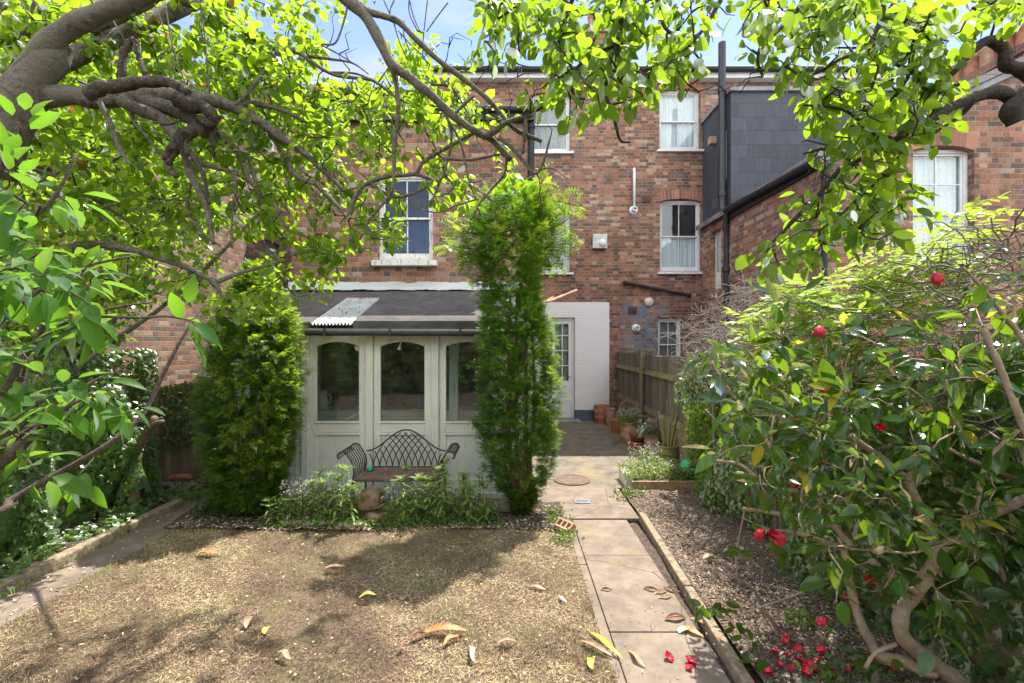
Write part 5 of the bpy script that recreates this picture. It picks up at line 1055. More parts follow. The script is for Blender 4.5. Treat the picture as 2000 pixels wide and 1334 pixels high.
# ---------- young tree close to the camera, left ----------
yt = thing('young_tree', (-1.35, .95, 0), 'young broad-leaved sapling close by at the left edge with large soft green leaves', 'tree')
T = Tree(); T.limb3(np.array([[-1.35, .95, 0], [-1.34, .97, .7], P(-120, 900, 1.05), P(-60, 800, 1.05)]), .02, .012)
for l, r0, r1, d0, d1 in [([(-120, 900), (0, 771), (37, 711), (74, 660), (100, 600), (125, 540)], .009, .004, 1.05, 1.1), ([(-120, 930), (0, 857), (57, 820), (120, 780), (160, 757), (200, 735)], .008, .003, 1.05, 1.2), ([(-100, 950), (0, 876), (85, 822), (140, 790), (182, 765)], .008, .003, .98, 1.1), ([(-150, 1010), (0, 905), (50, 862), (85, 828)], .013, .009, .9, 1.0), ([(-150, 1060), (0, 999), (23, 976), (94, 936), (199, 876), (250, 838), (285, 802), (319, 731), (356, 660), (385, 615), (405, 585)], .011, .003, 1.15, 1.5), ([(-100, 600), (0, 480), (60, 430), (110, 380), (150, 300)], .006, .003, 1.0, 1.1), ([(-60, 800), (-80, 600), (-60, 420), (0, 330), (40, 270)], .012, .004, 1.0, 1.0), ([(-60, 700), (20, 610), (90, 560), (170, 520), (260, 500)], .006, .003, 1.05, 1.25), ([(74, 660), (150, 620), (230, 600), (300, 590)], .005, .002, 1.1, 1.2), ([(60, 1280), (150, 1330 - 60), (190, 1262), (215, 1240)], .006, .003, 1.2, 1.3)][:9]:
    T.limb(l, r0, r1, d0, d1, n=7)
T.wood('trunk', bark_mat('young_bark', (.09, .06, .045), (.22, .16, .12), 60), yt)
chart = """
31..........
421.........
4431........
5442........
45543.......
555432......
45544..31...
454432......
35543.......
25542.......
.343........
.231........
"""
C_pts = cells(chart, -40, 215, 62, 62, .30, .88, 1.3, 12); T2 = Tree(); T2.nodes = list(T.nodes); g3 = T2.grow(C_pts, .0022, .15, .05); T2.wood('twigs', T and bpy.data.materials['young_bark'], yt)
MT['young_leaf'] = leaf_mat('young_tree_leaf', (.028, .090, .018), (.065, .15, .025), (.22, .46, .025), .5, .22, .45)
b = MB(); leaves_at(b, [leaf_tpl(.46, .25, .3), leaf_tpl(.42, .4, .45, wave=.02)], g3, np.random.default_rng(31), 7, (.045, .08), .05, down=.1, upj=.5, tipdir=.9); b.build('crown', MT['young_leaf'], yt, smooth=True, attr=True)

# ---------- tree mass behind on the left ----------
lt_ = thing('garden_tree', (-3.95, 4.3, 0), 'dense yellow-green tree in front of the left-hand brick house', 'tree')
T = Tree()
for a in range(5): T.limb3(np.array([[-4.62 + .03 * a, 4.3, 0], [-4.6 + .05 * a, 4.3, 1.3], [-4.7 + .35 * a, 4.2 + .1 * a, 2.4], [-4.9 + .75 * a, 4.2, 3.5 + .2 * (a % 2)]]), .035, .012)
T.wood('trunk', MT['bark_apple'], lt_)
chart = """
4443322......
5555432......
78776543.....
888877653....
8888877652...
88888887753..
888888887752.
88888888754..
888888876532.
88888887642..
88888886421..
8888886421...
6777764......
5566653......
"""
E_pts = cells(chart, -60, 20, 46, 46, .62, 4.2, 5.7, 14); T2 = Tree(); T2.nodes = list(T.nodes); g4 = T2.grow(E_pts, .006, .15, .16, tip=.002); T2.wood('twigs', MT['bark_apple'], lt_)
MT['gleaf'] = leaf_mat('yellow_green_leaf', (.04, .11, .015), (.10, .20, .022), (.44, .66, .03), .3, .3, .3)
b = MB(); leaves_at(b, [TA[0], TA[1]], g4, np.random.default_rng(33), 40, (.05, .085), .19, down=.3, upj=.7); b.build('crown', MT['gleaf'], lt_, smooth=True, attr=True)

# ---------- ivy ----------
TI = [ivy_tpl()]
MT['ivy'] = leaf_mat('ivy_leaf', (.050, .125, .030), (.12, .22, .045), (.28, .46, .04), .4, .26, .42); MT['ivybright'] = leaf_mat('young_ivy_leaf', (.06, .14, .03), (.12, .22, .04), (.34, .52, .06), .4, .4, .3)
def ivy(name, label, n, fn, mat, size, seed, parent=None, stems=None, cat='ivy', tpl=None):
    r = np.random.default_rng(seed); p, nrm = fn(r, n); root = thing(name, tuple(p.mean(0) * [1, 1, 0]), label, cat); b = MB()
    d = norm(np.cross(nrm, rnd_unit(r, len(p))) + np.array([0, 0, -.5])); scatter(b, (tpl or TI)[0], p, d, norm(nrm + rnd_unit(r, len(p)) * .5), r.uniform(*size, len(p)), r.uniform(size=len(p)))
    b.build('foliage', mat, root, smooth=False, attr=True)
    if stems:
        s_ = Tree()
        for l in stems: s_.limb3(np.array(l), .012, .005)
        s_.wood('stem', MT['bark_dead'], root)
    return root
def left_ivy(r, n):
    y = r.uniform(2.0, 5.5, n); z = r.uniform(0.02, 1, n) ** .8 * (1.75 + .18 * np.sin(y * 3) + .12 * np.sin(y * 7.3)); bulge = .30 * np.sin(np.clip(z / 1.9, 0, 1) * 3.0) + .14 * np.sin(y * 5 + z * 3) + .10 * np.sin(y * 11) + .10 * np.clip(1 - z * 2.2, 0, 1)
    dp = r.uniform(0, 1, n) ** 2 * .22; x = -4.42 + np.clip(bulge, .03, 1) - dp; fade = (y > 5.45) & (z > .5); x = np.where(fade, -4.42 + .05, x)
    N = np.stack([np.ones(n), -.35 + .3 * np.sin(y * 5), .45 + 0 * z], 1); k = ~fade | (r.uniform(size=n) < .2); return np.stack([x, y, z], 1)[k], norm(N[k])
ivy('ivy', 'dark glossy ivy smothering the left fence', 12500, left_ivy, MT['ivy'], (.045, .085), 41, stems=[[(-4.3, 5, 0), (-4.35, 5, .6), (-4.4, 4.7, 1.4)], [(-4.3, 3.4, 0), (-4.4, 3.4, .8), (-4.42, 3.2, 1.5)]])
def fence_ivy(r, n):
    y = r.normal(6.05, .2, n); z = r.uniform(.5, 1.35, n); return np.stack([-4.40 + r.uniform(0, .07, n) + .04 * np.sin(z * 9), y, z], 1), norm(np.stack([np.ones(n), -.4 + 0 * z, .3 + 0 * z], 1))
ivy('ivy', 'bright ivy clump climbing the pale boards of the left fence', 420, fence_ivy, MT['ivybright'], (.04, .07), 42)
# ivy-clad stump with sawn branch
st = thing('tree_stump', (-3.95, 4.75, 0), 'ivy-wrapped stump with two sawn-off reddish branches beside the left bed', 'tree stump')
T = Tree(); T.limb3(np.array([G(255, 1015) , P(262, 960, 4.9), P(262, 900, 4.9), P(275, 862, 4.9), P(290, 838, 4.88), P(303, 815, 4.85)]), .06, .034, n=10); T.limb3(np.array([P(285, 846, 4.88), P(302, 828, 4.8), P(318, 823, 4.75)]), .028, .022)
T.wood('trunk', MT['bark_red'], st)
r6 = np.random.default_rng(43); n = 420; zz = r6.uniform(.1, .95, n); an = r6.uniform(0, 6.28, n); rr = .10 + .05 * np.sin(zz * 7); cx_ = P(262, 900, 4.9)[0]
pp = np.stack([cx_ + rr * np.cos(an), 4.9 + rr * np.sin(an), zz], 1); b = MB(); nn = np.stack([np.cos(an), np.sin(an), .4 + 0 * an], 1); scatter(b, TI[0], pp, norm(np.cross(nn, rnd_unit(r6, n)) + [0, 0, -.4]), nn, r6.uniform(.04, .075, n), r6.uniform(size=n)); b.build('ivy_leaves', MT['ivy'], st, attr=True)
def gcover(r, n):
    y = 2.2 + 3.6 * r.uniform(size=n); x = -4.2 + .35 * r.uniform(size=n) ** 2 + .12 * np.sin(y * 6); z = .05 + r.uniform(0, .12, n); return np.stack([x, y, z], 1), norm(np.stack([.3 + 0 * x, -.3 + 0 * x, 1 + 0 * x], 1) + rnd_unit(r, n) * .4)
o = ivy('ground_ivy', 'low ivy creeping over the left bed', 1500, gcover, MT['ivy'], (.035, .06), 44); o['kind'] = 'stuff'
def weeds(r, n):
    c = np.array([[-3.98, 4.6], [-4.0, 3.9], [-3.95, 5.0], [-3.3, 4.95], [-3.0, 5.0], [.48, 4.7], [.50, 4.3], [.45, 4.95], [2.0, 2.6], [1.9, 3.0], [1.75, 2.5], [1.35, 5.5], [1.5, 5.6]]); k = r.integers(0, len(c), n); q = c[k] + r.normal(0, .07, (n, 2)); return np.column_stack([q, .05 + r.uniform(0, .09, n)]), norm(np.array([0, -.3, 1.0]) + rnd_unit(r, n) * .5)
ww_ = ivy('weeds', 'small bright weeds scattered at the bed edges', 900, weeds, MT['ivybright'], (.02, .045), 45, cat='weeds', tpl=[TA[2]]); ww_['kind'] = 'stuff'

# ---------- yews ----------
MT['yew'] = leaf_mat('yew_needles', (.012, .048, .008), (.085, .20, .018), (.22, .46, .02), 0, .10, .5, tw=.5); MT['yewtip'] = leaf_mat('yew_growth_and_sun_tint', (.13, .20, .02), (.22, .28, .03), (.52, .66, .04), 0, .1, .5)  # tip tone covers new shoots and sunlight painted on the right sides
MT['bark_yew'] = bark_mat('yew_bark', (.10, .055, .035), (.27, .16, .10), 30)
NS = [needle_tpl(6, .35, .24), needle_tpl(5, .55, .28)]
def yew(label, prof, cx, cy, n, seed, tipk, gaps=None, branches=None, rx_=1.0, stems=None):
    r = np.random.default_rng(seed); H = prof[-1][0]; o = thing('yew_tree', (cx, cy, 0), label, 'tree')
    zs_ = np.array([p[0] for p in prof]); lw_ = np.array([p[1] for p in prof]); rw_ = np.array([p[2] for p in prof]); dp_ = np.array([p[3] for p in prof])
    nc = n // 9; z = r.uniform(zs_[0], H, nc); an = r.uniform(0, 2 * np.pi, nc); ca, sa = np.cos(an), np.sin(an)
    wx_ = np.where(ca > 0, np.interp(z, zs_, rw_), np.interp(z, zs_, lw_)); wy_ = np.interp(z, zs_, dp_)
    wx_ = np.maximum(.03, wx_ - .05); wy_ = np.maximum(.03, wy_ - .05); lump = 1 + .06 * np.sin(an * 5 + z * 6 + seed) + .07 * np.sin(an * 9 - z * 11) + r.normal(0, .05, nc)
    dep = 1 - r.uniform(0, 1, nc) ** 1.8 * .40 - .05
    pos = np.stack([cx + ca * wx_ * lump * dep, cy + sa * wy_ * lump * dep, z], 1); out = norm(np.stack([ca * wy_, sa * wx_, .18 + 0 * z], 1))
    if gaps is not None: k = gaps(pos, an, r); pos, out, dep, an = pos[k], out[k], dep[k], an[k]
    td = norm(out + rnd_unit(r, len(pos)) * .35 + [0, 0, .05]); tipc = (dep > .82) & (r.uniform(size=len(pos)) < tipk(pos, an)); rc = r.uniform(size=len(pos)); q = 9  # extra yellow tips on the right side put sunlight into the colour
    pos = np.repeat(pos, q, 0); td = np.repeat(td, q, 0); rc = np.repeat(rc, q); tip = np.repeat(tipc, q) & (r.uniform(size=len(pos)) < .8); m_ = len(pos)
    d = norm(td + rnd_unit(r, m_) * .55); pos = pos + rnd_unit(r, m_) * .028 - td * .03 + td * r.uniform(0, .05, m_)[:, None]; up = norm(np.array([0, 0, 1.0]) + rnd_unit(r, m_) * .3)
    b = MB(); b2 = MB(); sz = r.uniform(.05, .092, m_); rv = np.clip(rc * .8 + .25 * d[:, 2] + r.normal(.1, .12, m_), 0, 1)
    for k, tpl in enumerate(NS):
        m = (~tip) & (np.arange(m_) % 2 == k); scatter(b, tpl, pos[m], d[m], up[m], sz[m], rv[m])
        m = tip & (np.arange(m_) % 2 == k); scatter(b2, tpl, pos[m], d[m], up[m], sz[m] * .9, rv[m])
    T = Tree()
    for s_ in (stems or []): T.limb3(np.array(s_), .035, .012, jit=.006)
    if branches:
        for (tx, tz, ty, k) in branches:
            a = np.array([cx + (tx - cx) * .05, cy, prof[-1][0] - .55 + .1 * r.normal()]); e = np.array([tx, cy + ty, tz]); m_ = (a + e) / 2 + [0, 0, -.05]; pth = T.limb3(np.array([a, m_, e]), .014, .003, jit=.004)
            q = pth[np.linspace(2, len(pth) - 1, k).astype(int)] ; q = np.repeat(q, 5, 0); q = q + r.normal(0, .035, q.shape); dd = norm(e - a + rnd_unit(r, len(q)) * .9 * 1.0 + [0, 0, .1]); nn_ = len(q)
            tm = r.uniform(size=nn_) < .45; scatter(b2, NS[0], q[tm], dd[tm], norm(np.array([0, 0, 1.0]) + rnd_unit(r, tm.sum()) * .4), r.uniform(.09, .16, tm.sum()), r.uniform(size=tm.sum())); scatter(b, NS[1], q[~tm], dd[~tm], norm(np.array([0, 0, 1.0]) + rnd_unit(r, (~tm).sum()) * .4), r.uniform(.10, .17, (~tm).sum()), r.uniform(size=(~tm).sum()))
    T.wood('trunk', MT['bark_yew'], o); b.build('crown', MT['yew'], o, attr=True); b2.build('growth_and_sun_tips', MT['yewtip'], o, attr=True); return o
dl = 5.05; sL = F / dl; cxl = (492 - 1000) / sL
def yz(py, s): return CAMZ + (667 - py) / s
profL = [(yz(py, sL), (492 - a) / sL, (b_ - 492) / sL, ((b_ - a) / 2) / sL) for py, a, b_ in [(1000, 455, 530), (975, 432, 560), (930, 412, 560), (880, 402, 572), (820, 393, 580), (750, 398, 592), (680, 418, 590), (620, 432, 580), (570, 455, 556), (540, 474, 530), (522, 490, 510)]]
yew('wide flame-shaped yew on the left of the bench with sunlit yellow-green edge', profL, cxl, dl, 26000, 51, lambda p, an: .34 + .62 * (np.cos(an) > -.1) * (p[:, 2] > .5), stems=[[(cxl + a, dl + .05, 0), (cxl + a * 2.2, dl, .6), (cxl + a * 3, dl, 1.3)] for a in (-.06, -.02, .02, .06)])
dr_ = 4.98; sR = F / dr_; cxr = (1015 - 1000) / sR
profR = [(yz(py, sR), (1015 - a) / sR, (b_ - 1015) / sR, ((b_ - a) / 2) / sR) for py, a, b_ in [(1005, 1000, 1036), (975, 985, 1055), (930, 945, 1080), (880, 935, 1098), (820, 925, 1098), (750, 930, 1098), (680, 925, 1090), (620, 928, 1075), (570, 935, 1058), (540, 925, 1062), (500, 905, 1080), (450, 905, 1090), (410, 915, 1090), (380, 940, 1070), (368, 980, 1040)]]
def gapR(pos, an, r): return ~((pos[:, 2] < .75) & (r.uniform(size=len(pos)) < .45)) & ~((pos[:, 2] > 2.4) & (r.uniform(size=len(pos)) < .25))
tg = [(880, 480, 0), (872, 478, .1), (895, 440, -.2), (905, 500, .2), (900, 520, -.1), (915, 410, .1), (940, 385, 0), (965, 372, .2), (990, 362, -.1), (1035, 366, .1), (1070, 375, -.2), (1100, 380, 0), (1118, 392, .1), (1124, 420, -.1), (1110, 440, .2), (1118, 470, 0), (1105, 490, -.2), (1085, 520, .1), (925, 545, .2), (1090, 408, .3), (1060, 362, -.3), (890, 462, -.3)]
brs = [((px - 1000) / sR, yz(py, sR), ty, 9) for px, py, ty in tg]
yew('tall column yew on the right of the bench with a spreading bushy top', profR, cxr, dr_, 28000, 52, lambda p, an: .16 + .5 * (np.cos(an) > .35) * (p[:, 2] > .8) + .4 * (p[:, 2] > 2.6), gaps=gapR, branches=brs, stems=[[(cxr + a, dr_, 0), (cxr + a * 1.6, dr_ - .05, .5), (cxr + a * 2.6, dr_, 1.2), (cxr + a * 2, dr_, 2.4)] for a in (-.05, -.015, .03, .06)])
# small low yew shoot left of the left yew
r = np.random.default_rng(55); o = thing('yew_seedling', (G(440, 1000)[0], 5.0, 0), 'low dark yew shoots at the foot of the left-hand yew', 'shrub'); b = MB(); q = np.column_stack([r.normal(G(445, 1000)[0], .12, 160), r.normal(4.95, .08, 160), r.uniform(.05, .32, 160)]); scatter(b, NS[0], q, norm(rnd_unit(r, 160) + [0, 0, .4]), norm(np.array([0, 0, 1.0]) + rnd_unit(r, 160) * .3), r.uniform(.08, .15, 160), r.uniform(size=160)); b.build('foliage', MT['yew'], o, attr=True)

# ---------- flower bed in front of the bench ----------
TL = leaf_tpl(.24, .3, .55); MT['wflower'] = leaf_mat('wallflower_leaf', (.15, .25, .08), (.27, .38, .12), (.50, .68, .12), .5, .3, .4)
def leafy_plant(px, d, h, ns, label, seed):
    r = np.random.default_rng(seed); x = (px - 1000) / F * d; o = thing('leafy_plant', (x, d, 0), label, 'plant', 'leafy stems in the bed before the bench'); b = MB(); s_ = MB()
    for k in range(ns):
        bx_ = x + r.normal(0, .035); by_ = d + r.normal(0, .04); hh = h * r.uniform(.75, 1.05); tx, ty = bx_ + r.normal(0, .05), by_ + r.normal(0, .04); s_.tube([(bx_, by_, .02), ((bx_ + tx) / 2 + .01, (by_ + ty) / 2, hh * .5), (tx, ty, hh)], [.005, .004, .002], 6)
        n = int(34 * hh / .5); u = r.uniform(.15, 1, n); u[:12] = r.uniform(.93, 1.0, 12); pos = np.stack([bx_ + (tx - bx_) * u, by_ + (ty - by_) * u, hh * u], 1); an = r.uniform(0, 6.28, n); d_ = np.stack([np.cos(an), np.sin(an), .35 + .9 * (u > .92)], 1); scatter(b, TL, pos, d_, norm(np.array([0, 0, 1.0]) + rnd_unit(r, n) * .2), r.uniform(.075, .125, n) * (1.1 - .3 * u), r.uniform(size=n))
    s_.build('stem', MT['wstem'], o); b.build('leaves', MT['wflower'], o, smooth=True, attr=True)
MT['wstem'] = simple('plant_stem', (.10, .09, .04), (.20, .19, .08), 30, .7)
for i, (px, d, h, ns, lab) in enumerate([(632, 4.78, 0.60, 3, 'tall leafy stem left of the bench, nearest the left yew'), (666, 4.76, 0.62, 4, 'leafy clump with the brightest tip, left of the mossy rock'), (700, 4.73, 0.42, 3, 'shorter leafy clump just left of the mossy rock'), (752, 4.83, 0.36, 2, 'single pale leafy shoot right behind the mossy rock'), (785, 4.76, 0.48, 3, 'leafy clump under the middle of the bench seat'), (812, 4.73, 0.55, 4, 'dense leafy clump right of the middle of the bench'), (842, 4.78, 0.55, 3, 'leafy stems below the right arm of the bench'), (862, 4.73, 0.66, 4, 'tallest leafy clump, in front of the bench right arm'), (895, 4.78, 0.50, 3, 'leafy stems just right of the bench'), (915, 4.71, 0.46, 3, 'darker leafy stems between the bench and the right yew'), (948, 4.73, 0.52, 3, 'leafy stems against the right-hand yew'), (538, 4.71, 0.26, 4, 'low bright leafy tuft by the terracotta pipe')]): leafy_plant(px, d, h, ns, lab, 60 + i)
# white-flowered filler
def filler(name, label, cat, x0, x1, y0, y1, h, n, seed, nf, leafm, kind='stuff', z0=0):
    r = np.random.default_rng(seed); o = thing(name, ((x0 + x1) / 2, (y0 + y1) / 2, z0), label, cat); o['kind'] = kind; x = r.uniform(x0, x1, n); y = r.uniform(y0, y1, n); hh = h * (.55 + .45 * np.sin((x - x0) / (x1 - x0) * np.pi)) ; z = z0 + r.uniform(0.02, 1, n) * hh; b = MB(); p = np.stack([x, y, z], 1)
    scatter(b, TA[2], p, rnd_unit(r, n) + [0, 0, .3], norm(np.array([0, -.2, 1.0]) + rnd_unit(r, n) * .6), r.uniform(.018, .04, n), r.uniform(size=n)); b.build('foliage', leafm, o, attr=True)
    s_ = MB(); w = MB()
    for k in range(nf):
        fx, fy = r.uniform(x0, x1), r.uniform(y0, y1); fz = z0 + h * r.uniform(.6, 1.2); s_.tube([(fx + r.normal(0, .03), fy, z0), (fx, fy, fz)], .0015, 4)
        m = 9; q = np.array([fx, fy, fz]) + r.normal(0, .014, (m, 3)); scatter(w, TA[2], q, rnd_unit(r, m), norm(np.array([0, 0, 1.0]) + rnd_unit(r, m) * .5), r.uniform(.008, .014, m), r.uniform(size=m))
    s_.build('flower_stalks', MT['wstem'], o); w.build('flowers', MT['wf'], o, attr=True); return o
MT['wf'] = at_mat('white_flower', [(0, (.62, .60, .55)), (.8, (.80, .80, .76)), (1, (.6, .45, .35))]); MT['pale_leaf'] = leaf_mat('pale_small_leaf', (.14, .22, .08), (.27, .36, .13), (.42, .56, .14), 0, .3, .4)
filler('white_flowers', 'hazy white-flowered ground cover left of the bench', 'flowers', P(560, 0, 5)[0], P(700, 0, 5)[0], 4.68, 5.0, .38, 2200, 71, 150, MT['pale_leaf'])
filler('white_flowers', 'white-flowered ground cover right of the mossy rock', 'flowers', P(765, 0, 5)[0], P(975, 0, 5)[0], 4.70, 5.0, .34, 2000, 72, 130, MT['pale_leaf'])
filler('bed_foliage', 'low mixed leaves at the front of the bed', 'foliage', P(530, 0, 4.9)[0], P(985, 0, 4.9)[0], 4.58, 4.75, .12, 2000, 73, 4, MT['ivybright'])
filler('flowering_plant', 'white-flowered plant spilling from the tall banded pot', 'plant', c4[0] - .20, c4[0] + .24, c4[1] - .2, c4[1] + .16, .26, 800, 74, 70, MT['pale_leaf'], 'thing', h4 * .85)
filler('bushy_plant', 'grey-green bushy plant in the pale clay pot beside the canes', 'plant', c7[0] - .26, c7[0] + .16, c7[1] - .2, c7[1] + .16, .24, 900, 75, 40, leaf_mat('grey_green_leaf', (.13, .17, .10), (.26, .30, .18), (.28, .34, .16), 0, .2, .5), 'thing', h7 * .85)
filler('potted_seedlings', 'small green seedlings in the pot with the leaning stem', 'plant', c3[0] - .1, c3[0] + .1, c3[1] - .1, c3[1] + .1, .10, 90, 76, 4, MT['ivybright'], 'thing', h3 * .8)
b = MB(); b.tube([(c3[0], c3[1], h3 * .7), tuple(P(1212, 790, c3[1])), tuple(P(1226, 778, c3[1]))], [.012, .008, .006], 7); tag(b.build('bare_stem', MT['cane']), 'bare leaning stem standing in the terracotta pot', 'stem')
filler('ground_cover', 'pale sunlit ground cover in front of the green football', 'ground cover', P(1215, 0, 6.1)[0], P(1400, 0, 6.1)[0], 5.82, 6.42, .14, 3000, 77, 90, leaf_mat('lime_leaf', (.13, .21, .05), (.26, .33, .09), (.45, .58, .10), 0, .3, .4), z0=.14)
filler('ground_cover', 'feathery white-green growth left of the canes pot', 'ground cover', P(1232, 0, 6.6)[0], P(1290, 0, 6.6)[0], 6.3, 6.8, .36, 700, 78, 60, MT['pale_leaf'])
for i, (px, y0, y1, d, dx) in enumerate([(661, 876, 965, 5.0, 6), (745, 880, 1010, 4.9, -10), (835, 863, 1000, 4.9, 40), (896, 900, 990, 5.0, 4), (880, 1022, 1050, 4.75, 60), (622, 880, 960, 5.0, -6)]):
    b = MB(); b.tube([P(px, y1, d), P(px - dx / 2 + 3, (y0 + y1) / 2, d), P(px - dx * .8, y0, d)], [.004, .0035, .002], 5); tag(b.build('dry_stalk', MT['cane']), ['thin dry stalk rising left of the bench', 'dry stalk crossing the bench seat above the mossy rock', 'long slanting dry stalk over the right half of the bench back', 'upright dry stalk just right of the bench', 'pale stalk lying on the ground at the edge of the lawn', 'thin dry stalk by the leftmost leafy stem'][i], 'stalk', 'dry stalks in the flower bed')

# ---------- camellia ----------
cm = thing('camellia', (2.2, 2.2, 0), 'large camellia with glossy dark leaves, red blooms and smooth curving tan stems at the right', 'shrub')
T = Tree(); d = 2.2
T.limb3(np.array([[2.25, 2.2, 0], P(1910, 1390, 2.2), P(1877, 1334, 2.2), P(1847, 1313, 2.2), P(1813, 1288, 2.18), P(1782, 1263, 2.16), P(1762, 1240, 2.15), P(1759, 1207, 2.14), P(1769, 1179, 2.13), P(1790, 1156, 2.12), P(1812, 1120, 2.12), P(1835, 1080, 2.12), P(1847, 1064, 2.12), P(1889, 1050, 2.1), P(1914, 1016, 2.08), P(1959, 994, 2.05), P(2010, 970, 2.0)]), .040, .020, n=12)
T.limb([(1825, 1310), (1799, 1308), (1762, 1290), (1720, 1281), (1701, 1254), (1678, 1207), (1664, 1156), (1655, 1100), (1647, 1072), (1640, 1050)], .030, .014, 2.2, 2.3, n=10)
T.limb([(1832, 1082), (1819, 1040), (1800, 1000), (1782, 959), (1773, 939), (1731, 902), (1688, 871), (1660, 850)], .022, .014, 2.12, 2.2, n=10)
T.limb([(1773, 939), (1785, 915), (1808, 890), (1822, 862), (1815, 820), (1800, 780)], .012, .005, 2.15)
T.limb([(1790, 1156), (1760, 1140), (1730, 1115), (1700, 1095)], .020, .014, 2.1)
T.limb([(1664, 1067), (1640, 1040), (1619, 1010), (1599, 973), (1585, 955), (1548, 911), (1508, 876), (1497, 859), (1466, 820), (1440, 785), (1410, 740), (1390, 705)], .016, .006, 2.2, 2.5)
T.limb([(1590, 960), (1583, 930), (1580, 888), (1578, 860)], .010, .006, 2.2)
T.limb([(1508, 871), (1508, 822), (1534, 788), (1560, 770), (1582, 757)], .007, .004, 2.3)
T.limb([(2040, 760), (2000, 667), (1960, 615), (1924, 568), (1881, 522)], .012, .005, 1.8, 1.9); T.limb([(1921, 640), (1935, 680), (1947, 703), (1981, 788), (2010, 860)], .010, .012, 1.7)
T.limb([(1440, 1130), (1471, 1151), (1488, 1184), (1505, 1210), (1519, 1226), (1535, 1245)], .008, .012, 2.85, 2.95); T.limb([(1440, 1133), (1438, 1080), (1450, 1020), (1455, 990)], .006, .005, 2.85)
T.limb([(1440, 1201), (1490, 1184), (1552, 1162), (1619, 1128), (1650, 1110)], .004, .006, 2.3); T.limb([(1451, 994), (1513, 1002), (1575, 1019), (1640, 1030)], .010, .012, 2.3); T.limb([(1500, 1035), (1560, 1042), (1620, 1060), (1660, 1070)], .009, .012, 2.25)
T.limb([(1387, 899), (1440, 905), (1470, 925), (1500, 950), (1560, 960)], .010, .010, 2.9, 2.4); T.limb([(1378, 800), (1410, 830), (1445, 830), (1470, 810)], .005, .005, 2.8)
T.limb([(1660, 1072), (1720, 1076), (1780, 1080), (1840, 1068), (1900, 1084)], .005, .006, 2.0); T.limb([(1720, 1085), (1770, 1110), (1830, 1130)], .005, .006, 2.0); T.limb([(1690, 1305), (1710, 1275), (1750, 1258)], .008, .010, 2.1)
T.limb([(1630, 990), (1680, 870), (1640, 700), (1645, 650)], .007, .003, 2.3); T.limb([(1900, 1010), (1930, 900), (1990, 840)], .012, .008, 1.95); T.limb([(1840, 870), (1900, 900), (2000, 940)], .008, .010, 2.0)
T.limb([(1610, 830), (1612, 760), (1613, 700), (1600, 640), (1620, 590)], .006, .003, 2.3); T.limb([(1640, 880), (1645, 800), (1650, 720), (1660, 690)], .006, .003, 2.3)
MT['bark_cam'] = bark_mat('smooth_tan_bark', (.24, .17, .115), (.42, .32, .23), 12, crack=0.0); T.wood('trunk', MT['bark_cam'], cm)
chart = """
...........23.
..12.....135..
3454321.24665.
4555433446776.
4555443456664.
3555543555544.
2455554455443.
2345555554444.
1234455554444.
..23455555444.
..12345554444.
2.1.234443344.
221..23443333.
.....12332222.
......2222....
......1111....
"""
K_pts = cells(chart, 1372, 500, 50, 50, .48, 1.75, 2.75, 18); T2 = Tree(); T2.nodes = list(T.nodes); g5 = T2.grow(K_pts, .0030, .14, .07, tip=.0018); T2.wood('twigs', MT['bark_cam'], cm)
MT['cam_leaf'] = leaf_mat('camellia_leaf', (.010, .042, .012), (.045, .105, .016), (.28, .48, .015), .8, .55, .17, tw=.42); MT['cam_yellow'] = leaf_mat('yellowing_camellia_leaf', (.30, .30, .03), (.46, .34, .03), (.62, .55, .04), .4, .5, .22)
b = MB(); r5 = np.random.default_rng(81); TC = [leaf_tpl(.46, .3, .22), leaf_tpl(.42, .45, .4), leaf_tpl(.50, .15, .12)]
leaves_at(b, TC, g5, r5, 6, (.07, .12), .075, down=.15, upj=.7, tipdir=.6); b.build('leaves', MT['cam_leaf'], cm, smooth=True, attr=True)
b = MB(); leaves_at(b, TC, [g5[i] for i in r5.permutation(len(g5))[:int(len(g5) * .24)]], r5, 1, (.07, .10), .06, down=.3, upj=.8); b.build('yellow_leaves', MT['cam_yellow'], cm, smooth=True, attr=True)
b = MB(); fz = [(1800, 1150), (1760, 1140)]
# sprigs low on the left of the path
for (px, py) in [(1375, 1190), (1395, 1195), (1412, 1180), (1430, 1215), (1462, 1235), (1475, 1290), (1440, 1080), (1520, 1085)]:
    c = P(px, py, 2.45); n = 5; r7 = np.random.default_rng(int(px)); scatter(b, TC[0], np.repeat(c[None], n, 0) + r7.normal(0, .012, (n, 3)), rnd_unit(r7, n) * [1, .5, .6] + [0, 0, -.4], rnd_unit(r7, n) * .6 + [0, -.6, .6], r7.uniform(.06, .085, n), r7.uniform(size=n))
b.build('low_sprigs', MT['cam_leaf'], cm, smooth=True, attr=True)
for i, (px, py, dd, s) in enumerate([(1822, 545, 1.75, .95), (1597, 647, 2.1, 1.0), (1490, 1052, 2.2, 1.2), (1520, 1050, 2.2, 1.2), (1506, 1046, 2.2, 1.1), (1606, 902, 2.1, .9), (1722, 837, 2.1, .9), (1605, 757, 2.2, 1.0), (1545, 820, 2.3, .8), (1500, 840, 2.4, .7), (1560, 945, 2.2, .9), (1699, 1128, 2.2, .8), (1610, 1222, 2.3, 1.1), (1645, 1162, 2.4, .7), (1478, 728, 2.4, .5), (1655, 1006, 2.2, .6)]):
    c = P(px, py, dd); src = bloom_bm(.032 * s, i, 8); V = np.concatenate(src.V); M = Matrix.Rotation(R(random.uniform(40, 120)), 4, 'X') @ Matrix.Rotation(random.uniform(0, 6), 4, 'Y'); V = np.array([list(M @ Vector(v)) for v in V]) + c
    bb = MB(); bb.add(V, [np.concatenate(src.F)]); bb.build('flower', MT['petal'], cm, smooth=True)

